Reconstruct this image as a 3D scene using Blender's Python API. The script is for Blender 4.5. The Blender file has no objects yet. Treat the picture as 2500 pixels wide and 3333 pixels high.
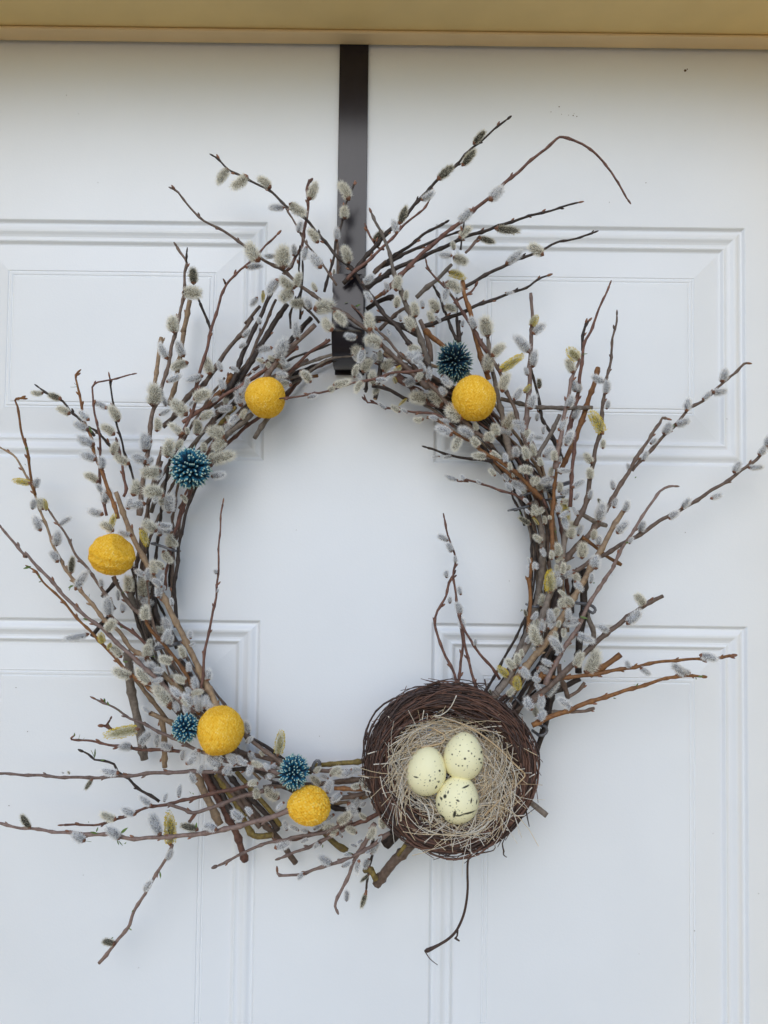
import bpy, math, random
import numpy as np
from mathutils import Vector, Matrix
random.seed(11)
rng = np.random.default_rng(11)
scene = bpy.context.scene
col = scene.collection
R = math.radians

# ---------------------------------------------------------------- camera
EYE_Z, DIST = 1.55, 0.83                      # eye height above the porch floor, distance from the door face
FPX = 2501.5                                  # focal length in photograph pixels (2500 wide)
PITCH, ROLL = R(2.2), R(0.72)
F_ = Vector((0, math.cos(PITCH), math.sin(PITCH)))
R0 = Vector((1, 0, 0)); U0 = Vector((0, -math.sin(PITCH), math.cos(PITCH)))
R_ = R0 * math.cos(ROLL) + U0 * math.sin(ROLL)
U_ = -R0 * math.sin(ROLL) + U0 * math.cos(ROLL)
CAM = Vector((0, -DIST, EYE_Z))
cd = bpy.data.cameras.new('camera'); cam = bpy.data.objects.new('camera', cd); col.objects.link(cam)
cam.matrix_world = Matrix(((R_.x, U_.x, -F_.x, CAM.x), (R_.y, U_.y, -F_.y, CAM.y), (R_.z, U_.z, -F_.z, CAM.z), (0, 0, 0, 1)))
cd.sensor_fit = 'HORIZONTAL'; cd.sensor_width = 36; cd.lens = 36 * FPX / 2500
cd.clip_start = 0.01; cd.clip_end = 1000
scene.camera = cam

# ---------------------------------------------------------------- light
SUN_EL, SUN_AZ = 30, 10                        # sun behind the photographer, veiled by cloud; a little to the left
world = bpy.data.worlds.new('World'); scene.world = world; world.use_nodes = True
nt = world.node_tree; bg = nt.nodes['Background']
sky = nt.nodes.new('ShaderNodeTexSky'); sky.sky_type = 'NISHITA'; sky.sun_disc = False
sky.sun_elevation = R(SUN_EL); sky.sun_rotation = R(180 + SUN_AZ); sky.air_density = 1.2; sky.dust_density = 0.6; sky.ozone_density = 2.7
nt.links.new(sky.outputs[0], bg.inputs['Color']); bg.inputs['Strength'].default_value = 0.14
sl = bpy.data.lights.new('sun', 'SUN'); sun = bpy.data.objects.new('sun', sl); col.objects.link(sun)
sl.energy = 0.66; sl.angle = R(38); sl.color = (1.0, 0.975, 0.945)
sun.rotation_euler = (R(90 - SUN_EL), 0, R(-SUN_AZ)); sun.location = (-1, -6, 6)
vs = scene.view_settings; vs.view_transform = 'Standard'; vs.look = 'None'; vs.gamma = 1; vs.exposure = 0.42; vs.use_curve_mapping = False

# ---------------------------------------------------------------- helpers
def unproject(u, v, depth):
    """photograph pixel + distance in front of the door face -> point in the place"""
    d = F_ + R_ * ((u - 1250) / FPX) + U_ * ((1666.5 - v) / FPX)
    t = (-depth - CAM.y) / d.y
    return CAM + d * t
def px2m(depth): return (DIST - depth) / FPX
def tilept(t, x, y):
    x0, y0, s = TILES[t]; k = s / 1659.0
    return (x0 + x * k, y0 + y * k)
def tag(o, label=None, cat=None, group=None, kind=None):
    if label: o['label'] = label
    if cat: o['category'] = cat
    if group: o['group'] = group
    if kind: o['kind'] = kind
    return o
def empty(name, loc):
    o = bpy.data.objects.new(name, None); o.location = loc; o.empty_display_size = 0.02; col.objects.link(o); return o
def make_mesh(name, V, Fc, mats, mi=None, smooth=True):
    me = bpy.data.meshes.new(name)
    me.from_pydata([tuple(v) for v in V], [], Fc)
    for m in (mats if isinstance(mats, (list, tuple)) else [mats]): me.materials.append(m)
    if mi is not None: me.polygons.foreach_set('material_index', np.asarray(mi, dtype=np.int32))
    me.polygons.foreach_set('use_smooth', np.full(len(me.polygons), smooth))
    me.update(); return me
def add(name, me, parent=None, loc=(0, 0, 0)):
    o = bpy.data.objects.new(name, me); o.location = loc; o.parent = parent; col.objects.link(o); return o
class MB:
    """collects pieces of one mesh"""
    def __init__(s): s.V = []; s.F = []; s.M = []; s.n = 0
    def put(s, V, Fc, mi=0):
        n = s.n; s.V.extend([tuple(v) for v in V]); s.n += len(V)
        s.F.extend([tuple(i + n for i in f) for f in Fc])
        s.M.extend(mi if isinstance(mi, (list, tuple)) else [mi] * len(Fc))
    def mesh(s, name, mats, smooth=True): return make_mesh(name, s.V, s.F, mats, s.M, smooth)
def box(mb, x0, x1, y0, y1, z0, z1, mi=0):
    V = [(x, y, z) for x in (x0, x1) for y in (y0, y1) for z in (z0, z1)]
    mb.put(V, [(0, 1, 3, 2), (4, 6, 7, 5), (0, 4, 5, 1), (2, 3, 7, 6), (0, 2, 6, 4), (1, 5, 7, 3)], mi)
def spline(P, step):
    """Catmull-Rom through P, about one sample per step"""
    P = np.asarray(P, float)
    if len(P) == 2: P = np.array([P[0], (P[0] + P[1]) / 2, P[1]])
    Q = np.vstack([2 * P[0] - P[1], P, 2 * P[-1] - P[-2]])
    out = []
    for i in range(1, len(Q) - 2):
        n = max(2, int(np.linalg.norm(Q[i + 1] - Q[i]) / step))
        t = np.linspace(0, 1, n, endpoint=False)[:, None]
        a, b, c, d = Q[i - 1], Q[i], Q[i + 1], Q[i + 2]
        out.append(0.5 * (2 * b + (c - a) * t + (2 * a - 5 * b + 4 * c - d) * t * t + (3 * b - a - 3 * c + d) * t ** 3))
    out.append(P[-1:]); return np.vstack(out)
def tube(P, r, sides=6, cap=True):
    P = np.asarray(P, float); n = len(P); r = np.broadcast_to(np.asarray(r, float), (n,))
    T = np.gradient(P, axis=0); T /= np.linalg.norm(T, axis=1)[:, None] + 1e-12
    a = np.array((0.0, 1.0, 0.0)) if abs(T[0][1]) < 0.9 else np.array((1.0, 0, 0))
    N = np.cross(T[0], a); N /= np.linalg.norm(N); V = []
    ang = np.arange(sides) * 2 * math.pi / sides; ca, sa = np.cos(ang)[:, None], np.sin(ang)[:, None]
    for i in range(n):
        N = N - T[i] * N.dot(T[i]); N /= np.linalg.norm(N) + 1e-12
        B = np.cross(T[i], N); V.append(P[i] + r[i] * (ca * N + sa * B))
    V = np.vstack(V); Fc = []
    for i in range(n - 1):
        for k in range(sides):
            k2 = (k + 1) % sides
            Fc.append((i * sides + k, i * sides + k2, (i + 1) * sides + k2, (i + 1) * sides + k))
    if cap:
        Fc.append(tuple(range(sides - 1, -1, -1))); Fc.append(tuple((n - 1) * sides + k for k in range(sides)))
    return V, Fc
def ellipsoid(c, ax, rl, rw, nu=6, nv=5):
    """small bud: long axis ax"""
    ax = np.asarray(ax, float); ax /= np.linalg.norm(ax)
    a = np.array((0, 0, 1.0)) if abs(ax[2]) < 0.9 else np.array((1.0, 0, 0))
    n = np.cross(ax, a); n /= np.linalg.norm(n); b = np.cross(ax, n)
    V = []; Fc = []
    for j in range(1, nv):
        th = math.pi * j / nv; z = -math.cos(th) * rl; rr = math.sin(th) * rw * (1.25 - 0.5 * j / nv)
        for i in range(nu):
            p = 2 * math.pi * i / nu; V.append(c + ax * z + rr * (math.cos(p) * n + math.sin(p) * b))
    V.append(c - ax * rl); V.append(c + ax * rl); s, e = len(V) - 2, len(V) - 1
    for j in range(nv - 2):
        for i in range(nu):
            i2 = (i + 1) % nu; Fc.append((j * nu + i, j * nu + i2, (j + 1) * nu + i2, (j + 1) * nu + i))
    for i in range(nu):
        i2 = (i + 1) % nu; Fc.append((s, i2, i)); Fc.append(((nv - 2) * nu + i, (nv - 2) * nu + i2, e))
    return V, Fc

# ---------------------------------------------------------------- materials
def mat(name, base, rough=0.6, var=0.0, scale=200, bump=0.0, bscale=400, spec=0.5, metal=0.0, rnd=0.0, coat=0.0, c2=None, trans=0.0, stretch=None):
    m = bpy.data.materials.new(name); m.use_nodes = True; t = m.node_tree; b = t.nodes['Principled BSDF']
    b.inputs['Base Color'].default_value = (*base, 1); b.inputs['Roughness'].default_value = rough
    b.inputs['Specular IOR Level'].default_value = spec; b.inputs['Metallic'].default_value = metal; b.inputs['Coat Weight'].default_value = coat
    tc = t.nodes.new('ShaderNodeTexCoord'); vec = tc.outputs['Object']
    if stretch:
        mp = t.nodes.new('ShaderNodeMapping'); mp.inputs['Scale'].default_value = stretch; t.links.new(vec, mp.inputs[0]); vec = mp.outputs[0]
    out = None
    if var or c2:
        n = t.nodes.new('ShaderNodeTexNoise'); n.inputs['Scale'].default_value = scale; n.inputs['Detail'].default_value = 4
        t.links.new(vec, n.inputs['Vector'])
        r = t.nodes.new('ShaderNodeValToRGB'); r.color_ramp.elements[0].position = 0.32; r.color_ramp.elements[1].position = 0.68
        lo = c2 if c2 else tuple(c * (1 - var) for c in base); hi = base if c2 else tuple(min(1, c * (1 + var)) for c in base)
        r.color_ramp.elements[0].color = (*lo, 1); r.color_ramp.elements[1].color = (*hi, 1)
        t.links.new(n.outputs['Fac'], r.inputs[0]); out = r.outputs[0]
    if rnd:
        oi = t.nodes.new('ShaderNodeObjectInfo'); mr = t.nodes.new('ShaderNodeMapRange')
        mr.inputs['To Min'].default_value = 1 - rnd; mr.inputs['To Max'].default_value = 1 + rnd
        t.links.new(oi.outputs['Random'], mr.inputs[0])
        hs = t.nodes.new('ShaderNodeHueSaturation'); hs.inputs['Color'].default_value = (*base, 1)
        t.links.new(mr.outputs[0], hs.inputs['Value'])
        if out: t.links.new(out, hs.inputs['Color'])
        out = hs.outputs[0]
    if out: t.links.new(out, b.inputs['Base Color'])
    if bump:
        n2 = t.nodes.new('ShaderNodeTexNoise'); n2.inputs['Scale'].default_value = bscale; n2.inputs['Detail'].default_value = 3
        t.links.new(vec, n2.inputs['Vector'])
        bp = t.nodes.new('ShaderNodeBump'); bp.inputs['Strength'].default_value = bump; bp.inputs['Distance'].default_value = 0.001
        t.links.new(n2.outputs['Fac'], bp.inputs['Height']); t.links.new(bp.outputs[0], b.inputs['Normal'])
    if trans:
        tr = t.nodes.new('ShaderNodeBsdfTranslucent'); mx = t.nodes.new('ShaderNodeMixShader'); mx.inputs[0].default_value = trans
        tr.inputs['Color'].default_value = (*base, 1)
        if out: t.links.new(out, tr.inputs['Color'])
        o = t.nodes['Material Output']
        t.links.new(b.outputs[0], mx.inputs[1]); t.links.new(tr.outputs[0], mx.inputs[2]); t.links.new(mx.outputs[0], o.inputs['Surface'])
    return m
def bark(name, c, c2): return mat(name, c, 0.62, scale=260, bump=0.5, bscale=900, spec=0.35, rnd=0.22, c2=c2)
M_DOOR = mat('white_door_paint', (0.765, 0.785, 0.82), 0.40, var=0.02, scale=7, bump=0.10, bscale=520, spec=0.45)
M_TRIM = mat('tan_trim_paint', (0.86, 0.64, 0.28), 0.55, var=0.05, scale=14, bump=0.08, bscale=300)
M_STOP = mat('tan_stop_paint', (0.88, 0.66, 0.38), 0.6, var=0.05, scale=14, bump=0.08, bscale=300)
M_FLOOR = mat('porch_boards', (0.42, 0.315, 0.205), 0.85, var=0.15, scale=3, bump=0.2, bscale=60)
M_HANGER = mat('dark_bronze_enamel', (0.017, 0.0135, 0.018), 0.22, var=0.1, scale=60, bump=0.04, bscale=1200, spec=0.36)
M_HOLE_SHADE = mat('hole_shade_dark', (0.006, 0.005, 0.005), 0.9)  # near-black colour painting the shade inside the strap's screw hole
M_DIRT = mat('dirt_speck', (0.10, 0.06, 0.035), 0.9)
M_WIRE = mat('grey_steel_wire', (0.075, 0.075, 0.085), 0.38, spec=0.8, var=0.25, scale=500)
BARK = dict(
    b=bark('brown_bark', (0.184, 0.127, 0.097), (0.098, 0.065, 0.05)),
    d=bark('dark_bark', (0.060, 0.042, 0.034), (0.022, 0.015, 0.013)),
    r=bark('red_brown_bark', (0.198, 0.096, 0.068), (0.09, 0.043, 0.034)),
    o=bark('orange_bark', (0.270, 0.122, 0.040), (0.140, 0.058, 0.024)),
    t=bark('tan_bark', (0.322, 0.221, 0.132), (0.188, 0.126, 0.081)),
    y=bark('olive_bark', (0.230, 0.165, 0.040), (0.110, 0.075, 0.028)),
    g=bark('grey_bark', (0.224, 0.182, 0.15), (0.118, 0.093, 0.075)),
    p=bark('mauve_bark', (0.245, 0.169, 0.142), (0.147, 0.097, 0.082)))
M_CUT = mat('cut_wood', (0.40, 0.27, 0.15), 0.8, var=0.2, scale=900)
M_BUD = mat('bud_scale', (0.20, 0.085, 0.045), 0.45, var=0.3, scale=300, rnd=0.25)
M_LEAF = mat('young_leaf', (0.13, 0.20, 0.05), 0.5, var=0.3, scale=300, trans=0.3, rnd=0.2)
FUR = dict(
    w=(mat('cream_fur', (0.96, 0.93, 0.84), 0.9, rnd=0.05, trans=0.5, spec=0.2), mat('cream_catkin_core', (0.27, 0.25, 0.20), 0.9, var=0.45, scale=4, spec=0.1)),
    g=(mat('silver_fur', (0.95, 0.945, 0.94), 0.9, rnd=0.07, trans=0.5, spec=0.2), mat('silver_catkin_core', (0.30, 0.30, 0.31), 0.9, var=0.5, scale=4, spec=0.1)),
    k=(mat('dark_fur', (0.66, 0.62, 0.50), 0.9, rnd=0.15, trans=0.45, spec=0.2), mat('dark_catkin_core', (0.075, 0.070, 0.055), 0.9, var=0.5, scale=4, spec=0.1)),
    y=(mat('pale_yellow_fur', (0.82, 0.78, 0.60), 0.9, rnd=0.1, trans=0.45, spec=0.2), mat('yellow_catkin_core', (0.24, 0.21, 0.10), 0.9, var=0.5, scale=4, spec=0.1)))
M_POLLEN = mat('yellow_pollen', (0.72, 0.55, 0.06), 0.85, rnd=0.1)
# ---------------------------------------------------------------- survey data
# Points were read off close-up views ("tiles") of the place: tile = x0, y0, side length
TILES = dict(A=(500,500,800), B=(1100,350,800), C=(0,1100,800), D=(0,1800,800), E=(0,2400,800), F=(500,2100,800),
             G=(1100,2100,800), H=(1300,1000,700), I=(1700,900,800), J=(1350,1600,1150), K=(1000,850,500), L=(400,1000,500),
             M=(1500,1400,500), N=(950,2500,500), O=(1550,1850,500), P=(1300,2650,500), Q=(700,800,500), R=(300,1850,500),
             U=(0,0,1250), V=(1250,0,1250), W=(0,0,2500))
# layer (F front, M middle, B back)  colour  base radius  tip radius  : points base -> tip   ("|" at the end = sawn end)
TWIGS = """
F b 9 3 : K 1300,1380 1100,1165 960,1040 840,920 690,770 480,610 300,510 A 1100,970 1000,895 870,790 700,690 545,570 340,450 240,360 170,260 120,235
F d 8 3 : K 1340,1170 1260,1070 1150,940 1040,800 960,690 880,610 740,440 620,270 480,80 A 1240,690 1180,620 1100,520 1030,440 900,350 780,240 640,170 510,100 440,40 395,12
F b 4 3 : A 1235,890 1200,830 1140,750 1060,640 1000,560 940,440 895,370
M r 6 4 : A 895,790 930,760 960,690 995,620 1015,520 1035,430 1040,330 1040,220 1060,180
M d 4 3 : A 985,1120 990,1000 1000,890 1010,730 1000,640
M d 4 3 : A 925,1180 935,1050 1000,900 980,780 990,640
M d 5 3 : A 1150,930 1190,800 1215,690 1230,600 1260,500 1290,370 1310,310 1340,230 1355,200
M b 4 4 : A 1225,880 1245,780 1245,660 1235,590
M r 6 3 : L 780,900 830,700 880,540 950,270 A 430,1050 490,880 570,800 640,740 740,640 800,580 845,530
M d 4 4 : A 490,885 480,860
M d 5 4 : A 385,1195 350,1090 305,990
F b 9 4 : C 940,1200 960,1000 1000,760 L 285,1330 330,1090 400,900 470,700 530,420 A 150,1200 180,1070 205,930 212,800 222,735 180,665 150,612
F d 3 3 : A 222,735 228,655
B t 8 8 : L 490,1060 560,850 620,500 660,280 A 200,1200 225,1100 245,990 |
B t 7 7 : L 320,1050 350,800 390,520 412,325 |
M b 9 6 : L 430,1290 560,1160 640,1040 760,900 880,830 1010,640 1160,430 1290,280 1400,110 A 620,1150 720,1030
M b 6 5 : L 1000,1180 1150,920 1260,700 A 640,1400 700,1260 760,1130 825,985 |
M d 9 6 : A 480,1620 540,1520 590,1380 650,1240 720,1100 770,980 835,880
M d 10 9 : A 480,1650 560,1560 650,1420 740,1270 820,1140 900,1015
F b 9 8 : Q 430,1560 540,1420 660,1270 830,1090 960,970 1080,850
F d 5 4 : Q 1130,830 1060,750 970,670
B d 10 9 : Q 540,1340 640,1240 800,1050 940,880 1040,780
M r 6 5 : Q 760,1400 800,1360 980,1190 1100,1100 1240,1010
M r 6 5 : Q 200,1560 330,1480 480,1390 640,1280 900,1090
B o 6 6 : Q 820,1460 900,1440 1000,1420 1110,1405
M b 8 7 : Q 700,1480 780,1420 860,1330 1000,1230
F r 7 5 : L 640,1240 800,1140 1000,1010 1200,890 1380,780 1560,660 1659,600
F r 6 5 : L 600,1450 640,1370 700,1230 780,1040 830,850
M g 10 8 : L 1000,1460 1100,1390 1250,1270 1400,1150
M g 9 8 : L 1640,1080 1580,1180 1500,1290 1420,1415 |
M y 6 6 : L 940,1380 1010,1300 1100,1200 1220,1080
M b 6 5 : L 900,1340 960,1260 1020,1160
M o 9 8 : L 900,1090 1010,950 1100,860 1180,720
M d 4 3 : C 930,1020 890,940 865,840 830,760 800,650 780,560 757,430 750,330 735,250
M r 5 2.5 : C 720,1200 690,1080 665,900 680,760 660,600 632,450 625,360 642,312 760,280 905,245
M r 5 4 : C 830,1070 852,1020 835,920 815,800 790,690
B d 5 4 : C 800,780 730,710 660,640 600,600
F o 7 3 : C 800,1220 740,1050 690,920 640,780 615,680 580,590 555,490 535,380 520,300 515,250 530,225
M d 5 3 : C 640,660 580,600 520,530 470,490 420,430 330,380 250,325
M t 8 3 : R 1000,1350 880,1250 760,1150 590,980 430,860 300,690 D 700,440 590,300 500,190 430,70 C 430,1530 370,1400 320,1280 280,1180 230,1050 190,950 140,860 90,790 0,735
M o 5 3 : C 235,1060 215,960 195,850 180,740 150,640 130,540 120,460 105,420 125,405 165,405
M b 6 3 : D 780,380 710,280 640,170 520,10 C 440,1310 380,1230 320,1155
F p 8 4 : R 1100,1560 1000,1470 880,1370 720,1220 560,1070 400,930 140,680 D 520,380 400,250 290,130 170,0 C 180,1470 80,1370 0,1265
F o 7 3 : R 860,1520 760,1420 650,1320 430,1150 280,1000 150,860 0,700 D 560,480 450,360 370,270 285,195 240,130 190,92
M d 7 5 : R 900,640 905,470 885,250 905,100 C 1195,1550 1210,1380 1245,1230 1290,1080 1330,1000
F t 11 8 : R 1380,1560 1330,1470 1250,1300 1150,1090 1010,800 880,540 760,300 660,120 C 1000,1560 960,1480 870,1300 820,1150 780,1040 |
F r 5 2.5 : R 1170,1330 1190,1200 1200,1100 1225,870 1260,700 1300,520 1330,320 1345,180 C 1470,1640 1480,1400 1490,1250 1505,1100
F o 7 6 : R 1160,1580 1110,1500 1150,1400 1080,1270 980,1080 880,950 780,830 650,680 580,570
M b 7 6 : R 620,600 540,500 440,420 350,300 220,90
M r 5 5 : R 620,850 530,770 400,670 300,600 200,510 130,420
B g 13 11 : R 590,800 520,560 460,430 400,260
B g 12 10 : R 760,760 690,640 620,440 560,250 520,60
B d 11 9 : R 930,860 880,760 720,560 650,300 600,60
M y 8 7 : R 1080,1440 960,1310 830,1210 700,1060
B d 7 6 : D 690,300 740,240 790,180
M d 8 6 : D 620,560 690,480 740,420
B g 14 14 : R 360,900 D 870,720 880,880 915,1050 945,1200 975,1395 |
B t 7 7 : D 900,830 1000,960 1100,1090 1200,1190
B t 9 9 : D 1090,1100 1107,1200 1110,1300 1113,1445 |
M t 8 8 : D 1230,1200 1180,1160 1100,1120 1010,1080 |
F p 9 3 : F 860,880 800,850 640,810 480,780 D 1350,1340 1220,1280 1100,1220 960,1150 880,1110 800,1060 700,1010 630,975
M r 5 4 : D 790,1200 760,1190 720,1165 680,1165
M r 4 2 : D 720,1162 748,1112
M r 6 3 : D 1240,1340 1180,1335 1080,1330 960,1325 800,1305 650,1275 530,1265 485,1255 492,1240
F p 7 4 : D 1560,1465 1480,1470 1300,1475 1100,1480 900,1500 700,1515 500,1515 280,1505 100,1495 -60,1488
F r 7 3 : F 700,940 640,950 500,980 E 1480,370 1300,410 1180,440 1060,460 950,490 830,540 700,580 600,590 480,590 410,590
M d 5 3 : E 1075,435 1020,390 930,340 870,280 800,230 770,180 700,160 640,150 600,110 545,90
F p 8 5 : F 740,980 660,1005 520,1050 300,1130 E 1250,490 1130,455
F r 6 6 : E 1325,505 1280,570 |
F p 9 4 : F 960,1090 910,1115 720,1180 520,1230 E 1450,640 1350,650 1200,670 1050,675 900,685 700,660 500,650 350,635 200,615 80,600 -60,570
M p 5 6 : E 1165,725 1130,800 1070,890 1020,980 960,1080 900,1180 860,1290 770,1400 720,1470 670,1525
M p 7 4 : F 1340,1180 1300,1200 1150,1260 900,1310 700,1360 600,1410 500,1460 410,1495
B r 11 11 : F 340,860 480,1120 560,1280 620,1460 |
B t 13 13 : F 290,880 310,920 400,1110 450,1210 |
B y 8 8 : F 560,850 600,900 740,1060 860,1220 |
B b 10 10 : F 560,980 640,1080 760,1220 840,1300 960,1470 |
B y 10 10 : F 420,870 560,1080 620,1200 680,1290 805,1280 |
B b 9 9 : F 430,850 560,1030 640,1130 720,1230 |
B d 9 9 : F 480,840 600,980 750,1130 840,1250 |
B d 10 9 : F 380,850 440,960 500,1080 560,1180
B y 10 10 : F 1000,1100 1060,1160 1180,1290 1240,1350 1310,1390 |
M b 16 17 : N 1500,600 1360,750 1220,900 1060,1060 915,1260 |
F y 7 7 : N 1290,740 1220,830 1150,950 |
M y 10 10 : N 910,1210 850,1100 790,1105 |
M d 18 22 : N 1190,600 1120,700 1015,820 |
F p 7 4 : N 1060,700 1000,740 870,830 690,940 430,1030 230,1100 100,1140 F 850,1555 835,1515
F p 8 4 : N 900,600 850,680 790,790 720,920 660,1040 620,1150 560,1280 500,1400 465,1490 485,1550
M d 5 3 : N 880,700 870,800 870,940 840,1060 810,1200 805,1340
M r 8 6 : N 1060,420 960,480 840,540 700,600 500,660 300,700 100,750 0,775
M p 6 4 : N 560,660 420,740 260,810 120,880 F 840,1440
M o 4 4 : N 760,280 720,400 650,520
M b 8 7 : F 1430,900 1200,930 1000,950 740,960
F o 7 7 : F 1410,975 1220,968 |
M y 8 8 : F 1440,780 1250,800 1080,810
M b 7 7 : F 1440,830 1250,850 1040,830 800,800
M b 8 7 : F 1430,1000 1200,1040 1000,1080
B d 9 8 : F 1400,1120 1200,1090 1000,1000 800,930
F b 8 6 : F 900,820 840,770 760,720 660,640 600,590 540,540
M b 8 7 : F 860,780 700,750 560,720 430,680
M d 8 7 : F 960,900 800,880 640,840 400,850
F d 8 3 : B 40,1190 100,1120 300,880 420,770 500,680 600,570 680,490 800,390 900,280 1000,200 1080,130 1155,65
F r 8 3 : B 300,1260 370,1190 470,1090 640,930 840,760 1010,620 1130,510 1280,380 1400,280 1480,215 1520,205 1600,225 V 880,635 960,710 1010,790 1060,870
M d 9 3 : B 190,1225 350,1110 520,1030 640,975 850,880 1000,830 1200,760 1350,720 1500,680 1640,635
M d 7 3 : B 800,1250 870,1200 950,1160 1050,1100 1140,1060 1300,990 1400,950 1500,900 V 850,1025 915,1000
M d 8 3 : B 560,1480 690,1440 850,1380 950,1330 1100,1275 1200,1240 1270,1215 1350,1160 1430,1130
M d 7 4 : B 250,1100 390,1000 500,920 620,830 735,770
F r 6 3 : B 60,1160 110,1110 320,930 420,820 500,750 590,670 620,620
M d 7 3 : B 280,1080 470,980 560,940 700,880 880,815
F g 11 4 : K 1330,1200 1290,1060 1240,860 1170,700 1080,470 1010,290 950,120 B 345,960 300,850 250,770 220,695
F r 4 3 : B 310,960 270,950 220,870 190,800
M g 8 6 : K 1180,390 1300,280 1400,200 1480,120 1560,40
B b 7 6 : K 780,740 880,650 1010,530 1060,510
M p 5 4 : B 860,980 950,880
F r 7 3 : H 680,350 610,240 540,120 480,20 K 1560,380 1480,260 1400,190 1310,90 1285,0
M d 6 4 : H 460,270 400,160 345,10 B 730,1400 690,1290 650,1210
M d 6 4 : H 470,300 455,100 B 815,1590 800,1300
M o 9 7 : H 690,560 620,350 570,160 B 900,1400 860,1280 840,1170
F d 3 3 : B 825,960 850,795
M r 4 3 : B 800,1310 900,1240 935,1190
M g 11 6 : H 860,1180 850,1130 820,1000 790,850 750,650 715,480 690,330 680,210
F b 8 5 : H 1000,1120 980,1060 930,920 880,760 830,650 780,520 740,430 620,250
F p 10 5 : H 960,1010 970,950 1000,650 1010,400 1020,200 B 1312,1470 1305,1250
M d 7 4 : H 1260,1190 1180,1000 1110,880 1080,750 1050,600 1020,490
M g 7 7 : H 780,705 930,745 1070,770 1250,778 1490,775 |
F p 9 5 : H 1200,1250 1220,1150 1250,980 1290,760 1330,560 1390,400
M r 8 3 : I 290,1100 320,1010 360,860 390,680 400,560 420,450 460,370 510,250 550,150 595,45
M d 5 4 : I 405,500 410,400 430,320 455,290
M o 9 8 : I 250,1330 280,1270 370,1060 430,880 480,730 512,615 |
F b 9 3 : M 1240,1030 1330,850 1380,650 I 460,1340 490,1180 530,1020 545,850 560,730 580,640 600,520 610,420 630,330 640,245
F r 7 5 : M 1180,830 1190,620 1210,400 1225,200 1240,50 I 352,1060
F g 8 7 : H 1060,1180 1080,1130 1150,1010 1240,830
M b 11 4 : M 1080,1440 1280,1230 1380,1130 1480,990 1600,800 I 650,1430 710,1330 750,1260 830,1130 880,1050 930,990 945,955 990,960
M b 6 4 : I 740,1310 850,1190 960,1070 1030,1000 1130,890 1210,840 1300,770 1380,690 1450,640 1500,590 1530,585
F t 12 8 : O 380,1260 480,1130 600,980 740,820 850,650 960,480 1060,320 1160,150 1240,0 J 890,250 960,120 985,85
M b 8 5 : J 660,420 720,390 880,300 1000,230 1090,180 I 950,1630 1060,1580 1200,1490 1380,1380 1480,1310 1560,1250 1640,1170 1730,1090
F p 8 4 : O 740,1260 800,1150 930,900 1080,680 1170,480 1290,260 1390,120 1470,0 J 940,330 985,250 1030,180 1070,120 I 870,1530 930,1450 990,1420 1040,1415
M o 6 6 : J 790,215 815,235 900,300 970,345 |
M g 8 8 : J 760,95 780,105 850,140 900,160 |
F b 11 7 : O 560,1480 640,1400 800,1260 950,1120 1050,1020 1200,880 1400,700 1550,600 J 1000,590 1070,540 1165,490 |
F o 7 4 : O 650,1180 700,1170 880,1180 1050,1170 1250,1150 1450,1110 1620,1085 J 1100,810 1200,795 1300,790 1400,785 1500,770
F o 10 10 : O 1230,1160 1400,1040 1560,930 |
F o 9 4 : O 600,1690 690,1650 850,1590 1000,1530 1150,1470 1350,1400 1600,1320 J 1100,900 1200,870 1280,865 1360,868
F b 6 5 : O 1020,1545 1080,1545 1180,1545 1280,1510
M g 8 7 : O 680,1570 1000,1550
M d 10 9 : O 560,1460 640,1420 870,1320 1010,1250 1120,1190
M b 8 8 : O 900,1030 910,1180 960,1300 990,1400
M b 6 5 : O 990,1400 1100,1320 1170,1230
F o 6 6 : O 690,1200 720,1080 |
M g 11 10 : O 360,1150 460,900 560,680 640,400 690,150 M 870,1480 880,1250 870,1100 830,900 790,760
F g 12 9 : O 180,1400 230,1340 350,1190 480,960 600,760 700,560 800,300 M 1080,1480 1110,1300 1140,1050
F o 7 5 : O 560,690 575,480 580,300 575,100 M 748,1600 760,1380
F o 8 5 : M 985,1300 990,1050 990,880 1010,700 1030,450 1040,330
F o 8 5 : M 880,740 830,690 720,590 600,460 400,330 260,250 100,120 0,70 H 300,880 210,850
M o 7 5 : M 830,720 690,620 560,510 380,360 300,280
M r 6 5 : M 930,840 890,750 850,680
F r 5 3 : M 760,800 600,700 440,660 300,600 160,560 50,540 H 530,1345 470,1340
M d 6 3 : H 720,1190 640,1180 520,1165 430,1150 340,1130 260,1090 195,1075
F b 8 4 : H 720,1080 640,1000 500,880 K 1480,1500 1300,1300 1150,1130 1000,1000 860,850 740,720
M b 8 6 : H 520,930 330,740 230,610 130,480 60,400 0,350
M r 8 7 : K 1250,1420 1190,1380 1080,1340 1000,1280 900,1180
M d 7 5 : K 1100,1500 1040,1470 900,1400 780,1360 700,1350
M d 9 8 : K 800,1000 790,1150 760,1330 735,1490 |
M d 5 5 : K 660,1200 645,1300 630,1410
T r 5 3 : K 1250,1180 1150,1190 950,1200 800,1250 650,1280 480,1320 300,1370 130,1420 Q 1080,1590 900,1620 680,1655
F r 5 2.5 : H 420,920 330,850 K 1300,1640 1100,1630 860,1580 720,1530 650,1530 625,1470
F r 3 3 : K 620,650 580,580 500,490 430,435
M o 9 9 : H 400,360 340,300 240,220 200,170
M b 9 7 : H 240,420 240,330 200,200 160,100
B d 10 9 : K 620,700 800,620 1000,700 1200,800
B d 8 8 : K 640,520 760,440 930,385
M o 6 5 : K 740,400 830,330 900,270
B d 9 8 : K 620,300 760,200 880,150
M d 8 7 : K 500,120 560,70 640,20
M b 7 6 : K 720,130 800,50 850,0
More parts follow.
